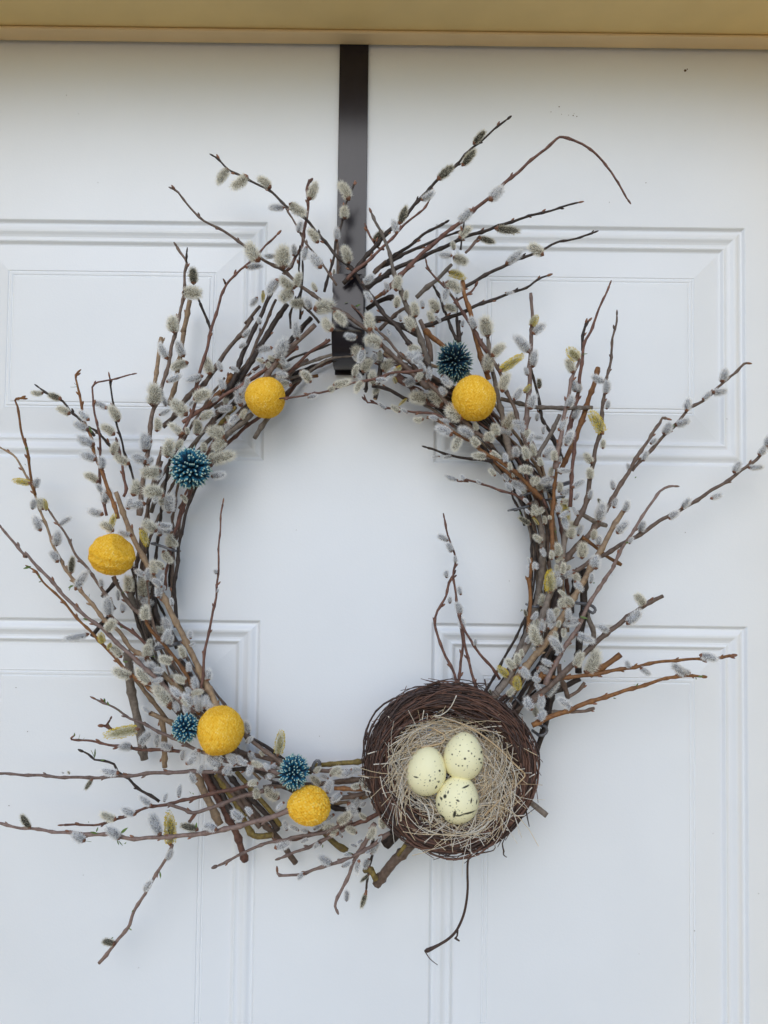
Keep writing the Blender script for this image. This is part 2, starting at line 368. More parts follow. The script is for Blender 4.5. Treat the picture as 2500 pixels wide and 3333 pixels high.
M r 5 3 : J 300,960 270,850 240,740 225,650 200,530 180,400 190,330 170,250 150,180 135,115
M r 5 4 : J 200,910 215,820 225,700 215,600
M r 5 4 : J 205,920 170,820 130,740 105,670 100,590 120,540 150,490 160,430 185,380
M r 5 4 : J 400,880 340,800 290,740 240,660 200,560
M g 10 10 : G 1200,1000 1330,1085 1410,1150 |
M d 9 9 : G 1290,860 1390,570 1430,420 1450,330
B d 13 12 : O 1170,0 1165,200 1155,500 1110,800 1105,1130
B g 9 9 : O 1180,420 1220,560 1270,700 1240,900
B d 16 14 : O 720,1250 780,950 850,800 1000,450 1080,200 1120,0
B d 12 11 : O 740,1640 770,1450 800,1200 870,950
B d 11 10 : O 640,1200 760,900 800,600 860,300 900,50
"""
# base x,y, tip x,y, kind (w cream, g silver, k dark, y with yellow pollen), width / length
CATKINS = """
A 500,105,430,205,w 630,150,520,230,w 790,230,700,160,w 1050,310,1100,190,w 880,365,770,365,g,.45 920,340,1030,410,w 975,530,1000,450,g 1110,600,1040,510,w 1320,310,1250,195,w 1290,440,1290,350,w,.7 1235,590,1235,495,g 1320,740,1280,620,w 710,725,635,600,w,.6 820,690,740,690,g,.45 625,770,740,755,g,.4 875,775,880,615,w,.65 945,690,945,610,g 1130,770,1055,670,g 1030,630,1010,720,g 270,880,265,760,k,.55 200,940,325,945,w,.65 140,1210,135,1090,w,.65 90,1385,35,1270,g,.45 205,1370,155,1260,g,.45 230,1410,110,1450,w,.5 90,1540,190,1490,g,.45 950,910,850,830,w 960,900,990,800,w 1100,930,1070,870,w 840,850,760,950,g,.5 700,970,650,1030,g,.5 740,925,735,1000,y,.4 940,930,850,990,w,.7 1030,1000,920,1010,w,.65 1085,1050,1225,1020,w,.68 1060,1050,1020,970,g 1205,1195,1145,1110,w,.65 1220,1070,1300,1155,w,.55 1540,1295,1420,1245,w,.62 1410,1410,1350,1270,w,.52 840,1395,890,1235,g,.45 970,1250,960,1125,g,.45 800,1310,690,1335,g,.45 820,1390,770,1370,w,.6 600,1240,660,1180,g 720,1150,700,1100,g,.6 580,1310,625,1280,g,.6 930,1565,820,1520,g,.42 1215,1560,1330,1530,w,.45 1180,1605,1220,1575,w,.8 1410,1535,1360,1615,w,.5 330,1500,215,1535,g,.4 380,1490,345,1375,w,.6 460,1470,430,1400,g
B 915,245,1000,150,k,.4 840,390,935,275,k,.45 675,485,785,390,k,.45 565,625,655,560,g,.42 415,785,465,655,k,.45 400,850,370,755,g,.45 240,900,310,830,k,.5 1025,625,1115,535,g,.55 900,690,812,765,g,.6 820,880,905,805,w,.5 1065,815,1238,835,k,.38 955,880,1068,915,k,.4 1135,1055,1245,965,g,.45 1385,995,1285,925,w,.6 770,1000,675,990,g,.5 785,960,770,900,w,.6 780,1010,880,1050,w,.65 750,1110,855,1145,y,.6 730,1180,830,1240,w,.62 740,1220,715,1310,g 720,1340,805,1370,w,.6 840,1480,850,1430,g 1130,1250,1190,1250,g,.4
K 960,320,990,150,w,.65 1060,430,1075,310,w,.5 960,500,975,370,w,.6 1175,600,1145,435,w,.6 1250,510,1230,410,g,.6 1410,550,1330,410,w,.7 1350,670,1305,540,w,.6 1150,750,1060,600,w,.62 1010,650,1000,570,g,.7 700,440,620,320,g,.5 600,235,725,145,g,.5 870,330,840,220,g 870,740,900,800,g,.7 1600,310,1520,210,w,.62 1490,390,1500,310,g 1520,515,1600,440,w,.65 1390,600,1440,660,g 290,90,280,150,w,.6 680,750,655,550,w,.58 1190,1090,1070,980,g,.55 820,1190,930,1070,w,.65 1020,1140,930,1200,y,.6 960,1320,930,1250,y,.6 735,1290,870,1285,g,.42 720,1340,705,1170,w,.55 600,1200,700,1060,w,.62 740,1110,720,985,g,.6 600,1050,530,860,w,.5 490,1010,560,1090,g,.5 1310,1290,1320,1140,g,.45 1400,1140,1380,1040,g,.6 850,1600,765,1525,g,.45 1000,1630,900,1555,w,.5 1080,1480,1000,1555,y,.35 10,1475,115,1450,g,.5 1290,1505,1100,1460,w,.65 1460,1550,1300,1420,w,.62 1500,1450,1430,1360,g,.65 1080,1640,1010,1590,g,.5
H 590,160,545,70,g,.55 685,225,650,65,w,.6 715,375,815,285,w,.55 680,505,690,355,w,.62 775,495,945,380,y,.4 790,650,845,505,w,.55 1030,205,1130,125,g,.55 1015,145,1055,65,y,.8 1000,345,885,215,g,.45 1030,460,1050,325,g,.5 985,525,970,460,g,.6 1080,625,1075,545,k,.6 885,715,945,615,g,.5 965,660,1010,605,y,.7 1010,785,1050,665,g,.52 810,935,885,810,w,.62 590,955,580,890,w,.7 745,1000,735,895,w,.7 680,1045,700,960,w,.95 490,860,365,760,w,.7 185,865,105,865,w,.6 300,865,225,845,g,.5 390,895,315,870,g,.5 405,985,275,925,g,.5 565,1000,455,930,g,.55 470,1000,415,1115,w,.55 615,1075,555,1000,w,.65 670,1155,555,1140,w,.52 700,1110,785,1175,w,.45 740,1300,690,1245,w,.6 1060,875,1070,815,g,.6 1110,975,1120,910,g,.6 1230,950,1290,855,g,.55 1285,1065,1340,950,g,.5 1360,650,1330,555,g,.6 1300,775,1335,675,g,.6 1340,505,1290,395,w,.6 1385,405,1305,325,y,.8 1385,660,1390,590,g,.7 1340,865,1390,770,g,.5 1590,670,1600,555,g,.55 1575,575,1485,525,g,.5 1600,785,1610,715,g,.6 1570,975,1480,815,y,.5 450,1335,345,1295,g,.4 505,1335,470,1290,g,.6 635,1360,595,1330,g,.6 310,1150,245,1155,g,.4 405,1150,335,1165,g,.45
M 590,300,590,175,g,.65 720,330,675,175,w,.5 790,290,765,145,w,.5 780,440,625,415,w,.6 880,390,850,295,w,.6 730,145,785,25,g,.5 1105,170,1205,15,g,.5 1020,340,1010,215,w,.6 1070,360,1080,285,g,.6 970,510,990,395,w,.52 1190,440,1045,430,g,.42 800,610,775,500,w,.65 880,650,825,545,w,.6 1060,670,1070,555,w,.55 1205,620,1345,535,g,.42 540,440,528,345,w,.55 570,515,560,460,w,.5 340,540,295,405,g,.5 450,470,515,545,g,.5 530,555,700,650,g,.42 555,660,485,565,g,.5 650,700,600,640,g,.6 725,790,675,740,g,.6 790,940,790,800,w,.58 745,905,695,850,g,.5 755,1020,615,935,k,.42 900,1020,900,925,w,.6 960,970,955,920,w,.85 840,1025,785,950,y,.4 1145,1020,1115,765,y,.48 1050,900,1060,800,g,.6 1260,925,1205,815,g,.48 1225,750,1275,675,g,.6 1190,1170,1210,1050,w,.8 1265,1140,1315,1025,g,.48 1490,985,1545,770,g,.5 1510,800,1480,735,k,.6 1395,750,1410,640,g,.5 1430,1180,1450,1070,w,.6 1480,1250,1500,1130,g,.65 1310,1385,1320,1205,w,.65 1040,1370,1040,1215,w,.55 1090,1560,1110,1425,w,.5 1040,1530,1030,1450,w,.6 1155,1510,1175,1455,w,.8 1455,1500,1460,1340,g,.65 1400,1650,1420,1540,g,.5 745,1440,720,1375,g,.5 800,1510,800,1420,g,.5 1535,200,1540,95,w,.6 1415,360,1335,245,w,.55 1400,530,1390,405,w,.7 1650,640,1630,540,g,.6
O 800,260,800,40,y,.62 860,230,815,160,w,.7 890,200,890,90,g,.6 1230,200,1255,50,g,.5 690,410,722,280,w,.65 945,435,930,315,w,.8 970,310,885,235,w,.4 810,530,900,430,w,.55 600,560,660,465,g,.5 545,520,520,440,k,.5 700,690,722,545,g,.5 1120,560,940,605,g,.5 885,640,905,565,w,.65 690,830,600,610,w,.45 925,915,800,740,g,.42 1085,715,1285,795,g,.42 1430,685,1310,610,g,.55 540,810,585,720,g,.5 640,890,610,850,g,.7 440,1040,440,915,w,.6 500,960,490,870,w,.6 415,1100,315,975,w,.5 340,1170,235,1070,y,.65 450,1320,440,1175,y,.65 335,1375,425,1280,w,.5 1075,1070,1145,900,w,.55 1195,1140,1315,870,w,.45 1250,1115,1340,950,y,.4 745,1380,885,1215,g,.5 1030,1515,875,1390,g,.45 600,1530,535,1385,g,.6 675,1650,745,1535,g,.6 655,1600,595,1470,w,.5 640,1210,650,1120,g,.5 695,1310,640,1230,g,.5 365,1530,350,1450,g,.6 210,1450,165,1415,g,.5 165,1345,140,1305,k,.8
J 155,232,106,203,g,.5 172,283,150,240,g,.6 190,335,188,300,g,.6 150,405,150,368,g,.7 217,485,205,443,g,.6 165,525,165,493,g,.7 218,575,198,518,g,.58 225,645,220,588,g,.62 285,725,285,688,g,.5 983,95,1003,38,g,.6 950,195,1005,138,g,.52 1255,78,1295,28,g,.55 1195,128,1245,92,g,.55 1058,190,1078,138,g,.65 1390,33,1447,12,g,.5 1008,245,1027,213,g,.5 818,435,832,388,g,.6 1078,535,1036,478,w,.62 998,622,1065,555,g,.5 1010,828,993,793,g,.65 1060,828,1108,862,g,.48 1340,768,1428,793,g,.42 1272,862,1207,807,g,.5 1293,852,1240,828,g,.5
I 1348,712,1372,618,g,.62 1287,783,1385,768,g,.5 1218,832,1272,775,g,.5 1108,908,1122,818,g,.62 1035,1003,1135,962,g,.5 955,1063,1003,982,g,.62 865,1130,910,1090,g,.6 818,1245,842,1175,g,.6 722,1312,708,1258,g,.6 598,1425,643,1375,g,.6 618,1562,643,1490,g,.6 1428,1325,1473,1242,g,.58 1528,1292,1635,1283,g,.42 1598,1205,1645,1138,g,.62 1650,1150,1680,1065,g,.6
C 290,372,205,368,w,.5 412,412,318,378,k,.55 472,512,382,468,w,.55 600,555,525,488,g,.5 722,475,635,428,g,.5 802,562,738,455,w,.52 595,622,495,570,g,.5 635,722,518,668,g,.5 645,822,535,778,g,.52 772,652,678,588,w,.52 760,785,795,700,w,.55 872,852,768,788,w,.52 690,885,680,795,g,.6 662,972,565,915,w,.52 985,842,885,788,g,.6 1085,902,945,910,w,.6 1105,1065,962,1025,w,.6 1140,1178,1150,1045,g,.62 695,1045,655,985,g,.55 700,1115,733,1008,g,.55 695,1192,592,1158,g,.52 900,1065,922,955,w,.62 865,1155,882,1075,g,.75 765,1305,675,1248,w,.58 748,1278,772,1195,y,.5 1055,1305,962,1235,w,.62 960,1280,990,1395,y,.5 1082,1335,1060,1245,g,.6 1150,1418,1150,1315,w,.58 1040,1598,1028,1495,w,.58 205,982,97,962,y,.48 240,1010,262,945,g,.7 220,1155,232,1085,g,.6 300,1155,255,1085,w,.75 312,1165,298,1095,y,.5 272,1302,228,1195,g,.52 380,1402,392,1298,g,.58 398,1265,485,1205,g,.42 392,1512,335,1438,g,.58 480,1588,492,1465,k,.42 1130,805,1150,675,w,.62 1190,750,1232,685,w,.6 1060,630,1060,535,w,.6 980,765,968,635,g,.58 1515,675,1395,615,w,.62 1525,690,1435,755,w,.58 1380,770,1370,705,w,.65 1435,835,1592,782,w,.52 1428,935,1528,918,g,.58 1415,830,1445,775,w,.6 1080,870,1060,960,g,.5 1000,860,1030,800,g,.6
L 320,1060,335,820,w,.62 690,1165,520,1000,w,.52 765,1000,955,915,w,.58 355,1335,330,1185,w,.52 395,1165,515,1100,g,.45 465,1065,425,955,g,.5 955,1025,1035,965,g,.5 645,1370,495,1255,w,.42 800,1380,800,1205,w,.58 705,1375,680,1295,w,.6 1270,1065,1270,825,g,.45 1190,1080,1025,1110,g,.48 1155,650,1255,695,g,.5 1060,585,1040,700,g,.6 1425,705,1385,690,g,.7 1245,1165,1145,1265,g,.48 935,1180,875,1215,g,.6 720,1060,765,1005,g,.6 425,900,430,960,g,.5
R 185,520,160,295,g,.5 380,260,375,75,w,.52 560,300,560,95,w,.58 105,205,80,105,g,.55 280,340,270,225,g,.5 330,475,320,365,g,.7 585,570,580,395,w,.58 830,700,775,525,g,.58 155,680,245,555,w,.65 115,810,85,705,y,.75 200,805,165,865,y,.8 315,960,195,835,w,.52 600,960,610,815,w,.7 870,1010,715,965,w,.6 425,1170,215,1090,w,.48 625,1250,470,1070,w,.42 745,1180,585,1015,g,.48 815,1180,990,1180,w,.52 845,1480,660,1270,w,.5 965,1400,845,1285,g,.45 1095,1490,975,1355,g,.5 930,1550,885,1435,g,.55 1045,1570,985,1465,g,.55 1160,1550,1160,1395,g,.58 1295,1530,1205,1415,g,.52 1125,1310,1095,1165,g,.58 1250,1210,1250,1075,g,.62 995,970,945,835,w,.52 1050,835,1115,800,g,.5 1065,760,1055,665,g,.6 625,1565,535,1485,g,.42 1065,1360,1010,1285,g,.55 1340,60,1320,10,g,.75 1352,265,1362,215,g,.55 745,165,765,55,g,.42 685,55,690,0,w,.75 865,405,850,315,g,.45 770,240,782,185,g,.6
D 595,548,422,582,g,.3 935,1188,722,1230,y,.36 892,1312,798,1312,g,.62 945,1295,1025,1205,g,.5 1062,1305,1058,1215,g,.52 1165,1315,1075,1288,g,.55 1258,1425,1335,1365,g,.55 1230,1395,1242,1325,g,.6 1495,1445,1385,1368,g,.58 1585,1435,1535,1365,g,.52 1510,1500,1555,1425,g,.55 1640,1405,1595,1370,g,.6 1015,1075,965,1028,k,.5 1312,1550,1278,1485,g,.6 690,225,665,165,g,.6 510,245,595,115,g,.42
E 202,612,138,515,k,.45 572,702,485,645,g,.65 805,685,712,605,g,.48 622,282,572,360,k,.38 800,242,675,218,g,.42 1022,462,935,392,g,.45 1108,435,1128,375,g,.48 912,522,815,475,g,.52 782,555,675,508,w,.5 1082,655,1012,508,g,.45 1150,725,1140,525,y,.45 1335,622,1210,592,k,.42 1462,622,1365,588,g,.52 1208,405,1217,315,g,.42 1130,825,1162,758,g,.65 978,1035,1022,965,g,.6 775,1395,685,1375,k,.6 430,242,415,235,g,.7 470,248,455,228,w,.7
F 645,595,618,505,g,.52 838,745,862,592,y,.45 705,932,635,938,w,.6 702,1038,688,965,w,.62 845,1035,745,965,w,.55 605,1178,525,1115,g,.52 665,1150,620,1095,g,.5 590,780,555,750,g,.6 745,750,715,715,w,.6 535,885,475,805,g,.55 295,905,255,935,g,.6 300,870,330,800,g,.5 640,800,560,780,g,.5 830,800,780,840,g,.5 800,900,770,870,g,.6 1180,900,1120,880,g,.5 1300,880,1220,850,w,.5 900,1250,880,1180,g,.6 980,1250,910,1220,g,.5 880,1060,830,1110,g,.5 1120,1330,1080,1380,g,.5 1000,1330,1050,1310,g,.5 820,1370,930,1325,g,.45
N 305,185,195,90,w,.52 385,100,305,95,w,.6 580,115,460,40,w,.55 735,190,635,205,w,.58 695,365,610,380,g,.62 835,300,805,245,g,.6 795,375,740,415,g,.7 935,415,855,345,g,.42 455,500,345,575,g,.52 495,595,640,480,w,.48 810,545,725,490,w,.52 180,685,80,660,g,.52 240,665,330,615,g,.48 500,710,340,620,w,.58 700,700,580,640,w,.58 985,650,965,525,w,.62 825,770,895,635,w,.58 935,805,965,735,g,.42 855,925,945,810,g,.52 545,745,475,680,g,.6 215,825,85,800,g,.52 245,890,345,805,g,.5 425,1035,280,945,g,.5 655,930,550,945,g,.48 545,1065,645,1005,g,.52 725,995,700,1160,g,.42 835,980,775,1090,g,.52 845,895,795,925,g,.6 695,845,625,825,g,.52 835,1145,735,1235,k,.32 590,1435,590,1315,g,.52 800,1345,745,1525,k,.36 812,1345,820,1525,g,.42 135,1140,60,1205,g,.6 760,780,700,820,g,.6
"""
# sprouting green leaves: base, tip
LEAVES = """
C 520,330,465,340 520,325,490,300 545,520,540,560 600,600,620,650 180,760,165,730 175,860,160,850 180,735,195,745
D 210,90,150,110 195,95,165,85 260,170,270,140 280,190,255,200 500,215,450,240 480,215,470,265 600,300,610,270 560,440,600,460 710,1010,700,970 735,1030,720,990 790,1060,830,1060 500,1240,500,1210 530,1260,535,1215 560,1255,575,1240 740,1180,725,1140 1470,1000,1500,985
E 640,140,620,70 640,135,655,60 680,155,720,150 600,575,590,570 660,650,600,630 650,640,665,600 800,700,830,745 790,690,800,740 840,720,855,705 810,650,865,600 570,700,630,695 1290,380,1270,365 1300,375,1310,385 1080,905,1090,960 890,1180,905,1160 750,1360,765,1345 870,1290,890,1305 1320,620,1325,570 1150,490,1120,490
K 440,440,390,450 500,490,560,460 520,490,595,460 530,480,540,510 1430,230,1400,220 1470,240,1480,215 1560,370,1545,355 1330,110,1345,85
Q 720,1240,760,1210 700,1230,690,1245
J 1040,910,1025,900 1040,915,1055,895 1285,865,1285,850 1330,870,1365,865 1320,870,1325,885 990,240,1030,235 935,970,950,968 505,560,498,550 660,190,668,200
I 405,525,450,525 770,1350,760,1360 1060,1000,930,1050
O 1120,520,1230,560 1000,560,1010,520 1000,530,1000,510 960,1010,940,990 1480,1400,1520,1410 1020,1500,1030,1490 1260,160,1290,150 480,470,480,440
M 640,910,650,880 1030,1100,1010,1090 1100,1340,1110,1280 970,320,950,320
R 320,270,370,240 300,620,340,660 130,1440,120,1400 650,950,690,960 720,1040,680,1060 330,1010,400,1010
N 810,1000,830,970 790,1000,800,980 600,910,680,910 330,860,345,810
"""
# wires of the frame: points, radius
WIRES = """
4 : M 550,860 640,845 740,825
4 : M 690,700 760,680 840,690
4 : M 940,625 1090,580 1230,540
3 : M 960,650 1100,600 1230,560
4 : M 960,745 1050,728 1140,712
5 : O 940,360 1060,372 1180,385 1260,410 1288,450 1260,482 1215,455
4 : O 580,405 640,418 700,410
4 : R 660,885 800,850 950,810
3 : R 660,860 800,832 950,795
5 : F 1065,870 1078,810 1100,780 1122,790 1110,830
4 : C 1010,1385 1090,1405 1180,1440
5 : G 1340,610 1390,605 1412,575 1395,545 1360,555
4 : O 400,1380 470,1450 520,1490
4 : H 930,1560 880,1565 1010,1530
"""
# ---------------------------------------------------------------- the setting
S = 2500 / 1659.0
def wp(x, y, depth=0.0): return unproject(x * S, y * S, depth)
mb = MB(); mb.put([(-60, -60, 0), (60, -60, 0), (60, 60, 0), (-60, 60, 0)], [(0, 1, 2, 3)])
tag(add('porch_floor', mb.mesh('porch_floor', M_FLOOR)), kind='structure')

# door: panels measured on the door face
ux0, ux1 = wp(940, 488).x, wp(1612, 488).x
x1l = wp(577, 700).x; x0r = (wp(939, 488).x + wp(934, 1000).x + wp(935, 1345).x) / 3; x1r = (wp(1611, 493).x + wp(1613, 1007).x + wp(1615, 1357).x) / 3
x1l = (wp(581, 481).x + wp(573, 998).x + wp(563, 1338).x + wp(548, 1860).x) / 4
PW = x1r - x0r
zt = (wp(581, 481).z + wp(945, 487).z + wp(1611, 493).z + wp(0, 466).z) / 4
zb = (wp(573, 998).z + wp(935, 1000).z + wp(1612, 1007).z) / 3
zl = (wp(563, 1338).z + wp(935, 1343).z + wp(1615, 1357).z + wp(0, 1332).z) / 4
z_top = wp(740, 96).z
DX0, DX1 = x1l - PW - 0.115, x1r + 0.115
PANELS = [(x1l - PW, x1l, zb, zt), (x0r, x1r, zb, zt), (x1l - PW, x1l, 0.28, zl), (x0r, x1r, 0.28, zl)]
ZT = z_top + 0.018
door = empty('door', ((DX0 + DX1) / 2, 0.02, 0.0))
tag(door, 'white painted panelled front door behind the wreath', 'door')
DO = door.location
mb = MB(); xs = [DX0, x1l - PW, x1l, x0r, x1r, DX1]; zs = [0.012, 0.28, zl, zb, zt, ZT]
for i in range(5):
    for j in range(5):
        if i in (1, 3) and j in (1, 3): continue
        mb.put([(xs[i], 0, zs[j]), (xs[i + 1], 0, zs[j]), (xs[i + 1], 0, zs[j + 1]), (xs[i], 0, zs[j + 1])], [(0, 1, 2, 3)])
mb.put([(DX0, 0, .012), (DX0, .045, .012), (DX0, .045, ZT), (DX0, 0, ZT), (DX1, 0, .012), (DX1, .045, .012), (DX1, .045, ZT), (DX1, 0, ZT)],
       [(0, 3, 2, 1), (4, 5, 6, 7), (3, 7, 6, 2), (0, 1, 5, 4), (1, 2, 6, 5)])
mb.V = [(v[0] - DO.x, v[1] - DO.y, v[2]) for v in mb.V]
add('slab', mb.mesh('slab', M_DOOR, False), door)
PROFILE = [(0, 0), (0.9, 0.4), (3.0, 2.5), (4.2, 2.9), (5.8, 2.5), (9, 0.9), (11, 0.5), (13, 0.7), (16, 2.0), (18.5, 2.7), (20.5, 2.6), (22.6, 1.9), (23.6, 2.2), (26.0, 4.0), (27.4, 4.4),
           (30, 4.3), (55, 1.9), (56, 1.7), (56.8, 2.2), (57.8, 2.2), (58.6, 1.6), (60.4, 1.6), (61.2, 2.0), (62.0, 2.0), (63.0, 1.3), (66, 1.2)]
for (a, b, c, d) in PANELS:
    mb = MB(); rings = []
    for o, h in PROFILE:
        o *= 0.001; h *= 1.25; rings.append([(a + o, h * .001, c + o), (b - o, h * .001, c + o), (b - o, h * .001, d - o), (a + o, h * .001, d - o)])
    cx, cz = (a + b) / 2, (c + d) / 2
    V = [(p[0] - DO.x, p[1] - DO.y, p[2]) for rg in rings for p in rg]; Fc = []
    for k in range(len(rings) - 1):
        for q in range(4): Fc.append((k * 4 + q, k * 4 + (q + 1) % 4, (k + 1) * 4 + (q + 1) % 4, (k + 1) * 4 + q))
    n = 4 * (len(rings) - 1); Fc.append((n, n + 1, n + 2, n + 3)); mb.put(V, Fc)
    add('panel', mb.mesh('panel', M_DOOR, False), door)
# a few specks of dirt and a rust spot on the paint
mb = MB()
for (x, y, r) in [(1480, 153, 4.2), (1484, 150, 2.2), (1208, 231, 1.8), (1190, 242, 1.6), (1238, 250, 1.8), (1246, 252, 1.5), (1228, 249, 1.1), (1213, 247, 1), (1240, 246, 1), (1395, 395, 1.6),
                  (1316, 437, 1.2), (735, 484, 1.3), (212, 395, 1.1), (170, 246, 1), (144, 206, 1.2), (20, 1740, 1.5), (35, 2250 * .66, 1.2), (1322, 1882 * .66, 1), (1638, 1930, 1.3), (1540, 1800, 1),
                  (690, 1590, 1.2), (1100, 1255, 1), (640, 1145, .9), (1480, 1150, 1.1), (1570, 905, 1), (60, 1580, 1.2), (1500, 2010, 1.3), (180, 1890, 1), (300, 2090, 1.1), (1380, 2060, .9)]:
    p = wp(x, y); q = [random.uniform(.6, 1.25) for _ in range(7)]
    mb.put([(p.x + r * q[k] * .00042 * math.cos(k * .8976) - DO.x, -0.0004 - DO.y, p.z + r * q[k] * .00036 * math.sin(k * .8976)) for k in range(7)], [tuple(range(7))])
tag(add('dirt_specks', mb.mesh('dirt_specks', M_DIRT, False), door), kind='stuff')

frame = empty('door_frame', ((DX0 + DX1) / 2, -0.03, 0)); tag(frame, 'tan painted door frame with its head above the white door', 'door frame')
FO = frame.location
zs0 = wp(829, 98, 0.004).z; zs1 = zs0 + 0.004
def fbox(name, x0, x1, y0, y1, z0, z1, m, bev=0.0015):
    mb = MB(); box(mb, x0 - FO.x, x1 - FO.x, y0 - FO.y, y1 - FO.y, z0, z1)
    o = add(name, mb.mesh(name, m, False), frame); bv = o.modifiers.new('bevel', 'BEVEL'); bv.width = bev; bv.segments = 2; return o
fbox('head_stop', DX0 - 0.004, DX1 + 0.004, -0.0245, -0.004, zs0, zs1 - 0.0004, M_STOP)
fbox('head_jamb', DX0 - 0.03, DX1 + 0.03, -0.18, 0.05, zs1, zs1 + 0.045, M_TRIM)
for sx in (0, 1):
    fbox('side_jamb', DX0 - 0.03 if sx == 0 else DX1 + 0.004, DX0 - 0.004 if sx == 0 else DX1 + 0.03, -0.18, 0.05, 0.002, zs1 - 0.001, M_TRIM)

# ---------------------------------------------------------------- door hanger
hanger = empty('wreath_hanger', wp(757, 500, 0.004)); tag(hanger, 'dark bronze metal over the door hanger whose hook carries the wreath', 'hanger')
HO = np.array(hanger.location)
def ribbon(path, halfw, th):
    """path: (x, y, z) centre line, half width per point, thickness th along the path normal"""
    P = np.asarray(path, float); T = np.gradient(P, axis=0); T /= np.linalg.norm(T, axis=1)[:, None]
    X = np.array((1.0, 0, 0)); V = []; Fc = []
    for p, t, w in zip(P, T, halfw):
        n = np.cross(t, X); n /= np.linalg.norm(n)
        V += [p - X * w - n * th / 2, p + X * w - n * th / 2, p + X * w + n * th / 2, p - X * w + n * th / 2]
    for i in range(len(P) - 1):
        for k in range(4): Fc.append((i * 4 + k, i * 4 + (k + 1) % 4, (i + 1) * 4 + (k + 1) % 4, (i + 1) * 4 + k))
    Fc += [(3, 2, 1, 0), tuple(len(V) - 4 + k for k in range(4))]
    return np.array(V) - HO, Fc
hw = 32.0 * px2m(0.004) * S * 1.0
top = wp(767, 97, 0.004); mid = wp(759, 600, 0.004); bot = wp(752, 810, 0.004)
xs_ = (top.x + mid.x + bot.x) / 3
zt_ = ZT + 0.003
path = [(xs_, 0.02, zt_), (xs_, 0.004, zt_), (xs_, -0.002, zt_ - 0.002), (xs_, -0.0035, zt_ - 0.006)] + [(xs_, -0.0035, zt_ - 0.006 - (zt_ - 0.006 - bot.z) * k / 8) for k in range(1, 9)]
V, Fc = ribbon(path, [hw] * len(path), 0.0016); mb = MB(); mb.put(V, Fc)
o = add('strap', mb.mesh('strap', M_HANGER, False), hanger); bv = o.modifiers.new('bevel', 'BEVEL'); bv.width = 0.0004; bv.segments = 2
ztip = wp(757, 588, 0.064).z; zc = wp(757, 722, 0.064).z; zlow = wp(757, 790, 0.03).z; zb_ = wp(757, 792, 0.006).z
hp = [(-0.0053, zb_ + 0.004), (-0.0065, zb_ - 0.0015), (-0.012, zlow), (-0.022, zlow - 0.0005), (-0.034, zlow + 0.0005), (-0.046, zlow + 0.005), (-0.0555, zlow + 0.012), (-0.0615, zc - 0.004), (-0.064, zc + .004)]
hp = spline([(xs_, a, b) for a, b in hp], 0.002)
lip = [(xs_, -0.064 + 0.006 * t, zc + .004 + (ztip - zc - .004) * t) for t in np.linspace(0.06, 1, 22)]
hp = np.vstack([hp, lip]); W_ = []
for p in hp:
    t = (p[2] - zc) / (ztip - zc) if p[1] < -0.06 else 0
    t = max(0, t); W_.append(hw * (1.0 - 0.02 * t if t < 0.45 else 0.991 * math.sqrt(max(0.0004, 1 - ((t - 0.45) / 0.552) ** 2.3))))
V, Fc = ribbon(hp, W_, 0.0017); mb = MB(); mb.put(V, Fc)
me = mb.mesh('hook', M_HANGER, True)
o = add('hook', me, hanger); o.modifiers.new('edges', 'EDGE_SPLIT').split_angle = R(35)
hc = np.array(wp(750, 804.5, 0.0044)); mb = MB()
mb.put([hc - HO + np.array((math.cos(a) * .0045, -0.0003 + 0.0, math.sin(a) * .0024)) for a in np.linspace(0, 2 * math.pi, 16, endpoint=False)], [tuple(range(16))])  # flat dark disc on the strap: painted shade in place of a cut hole
add('screw_hole_shade', mb.mesh('screw_hole_shade', M_HOLE_SHADE, False), hanger)

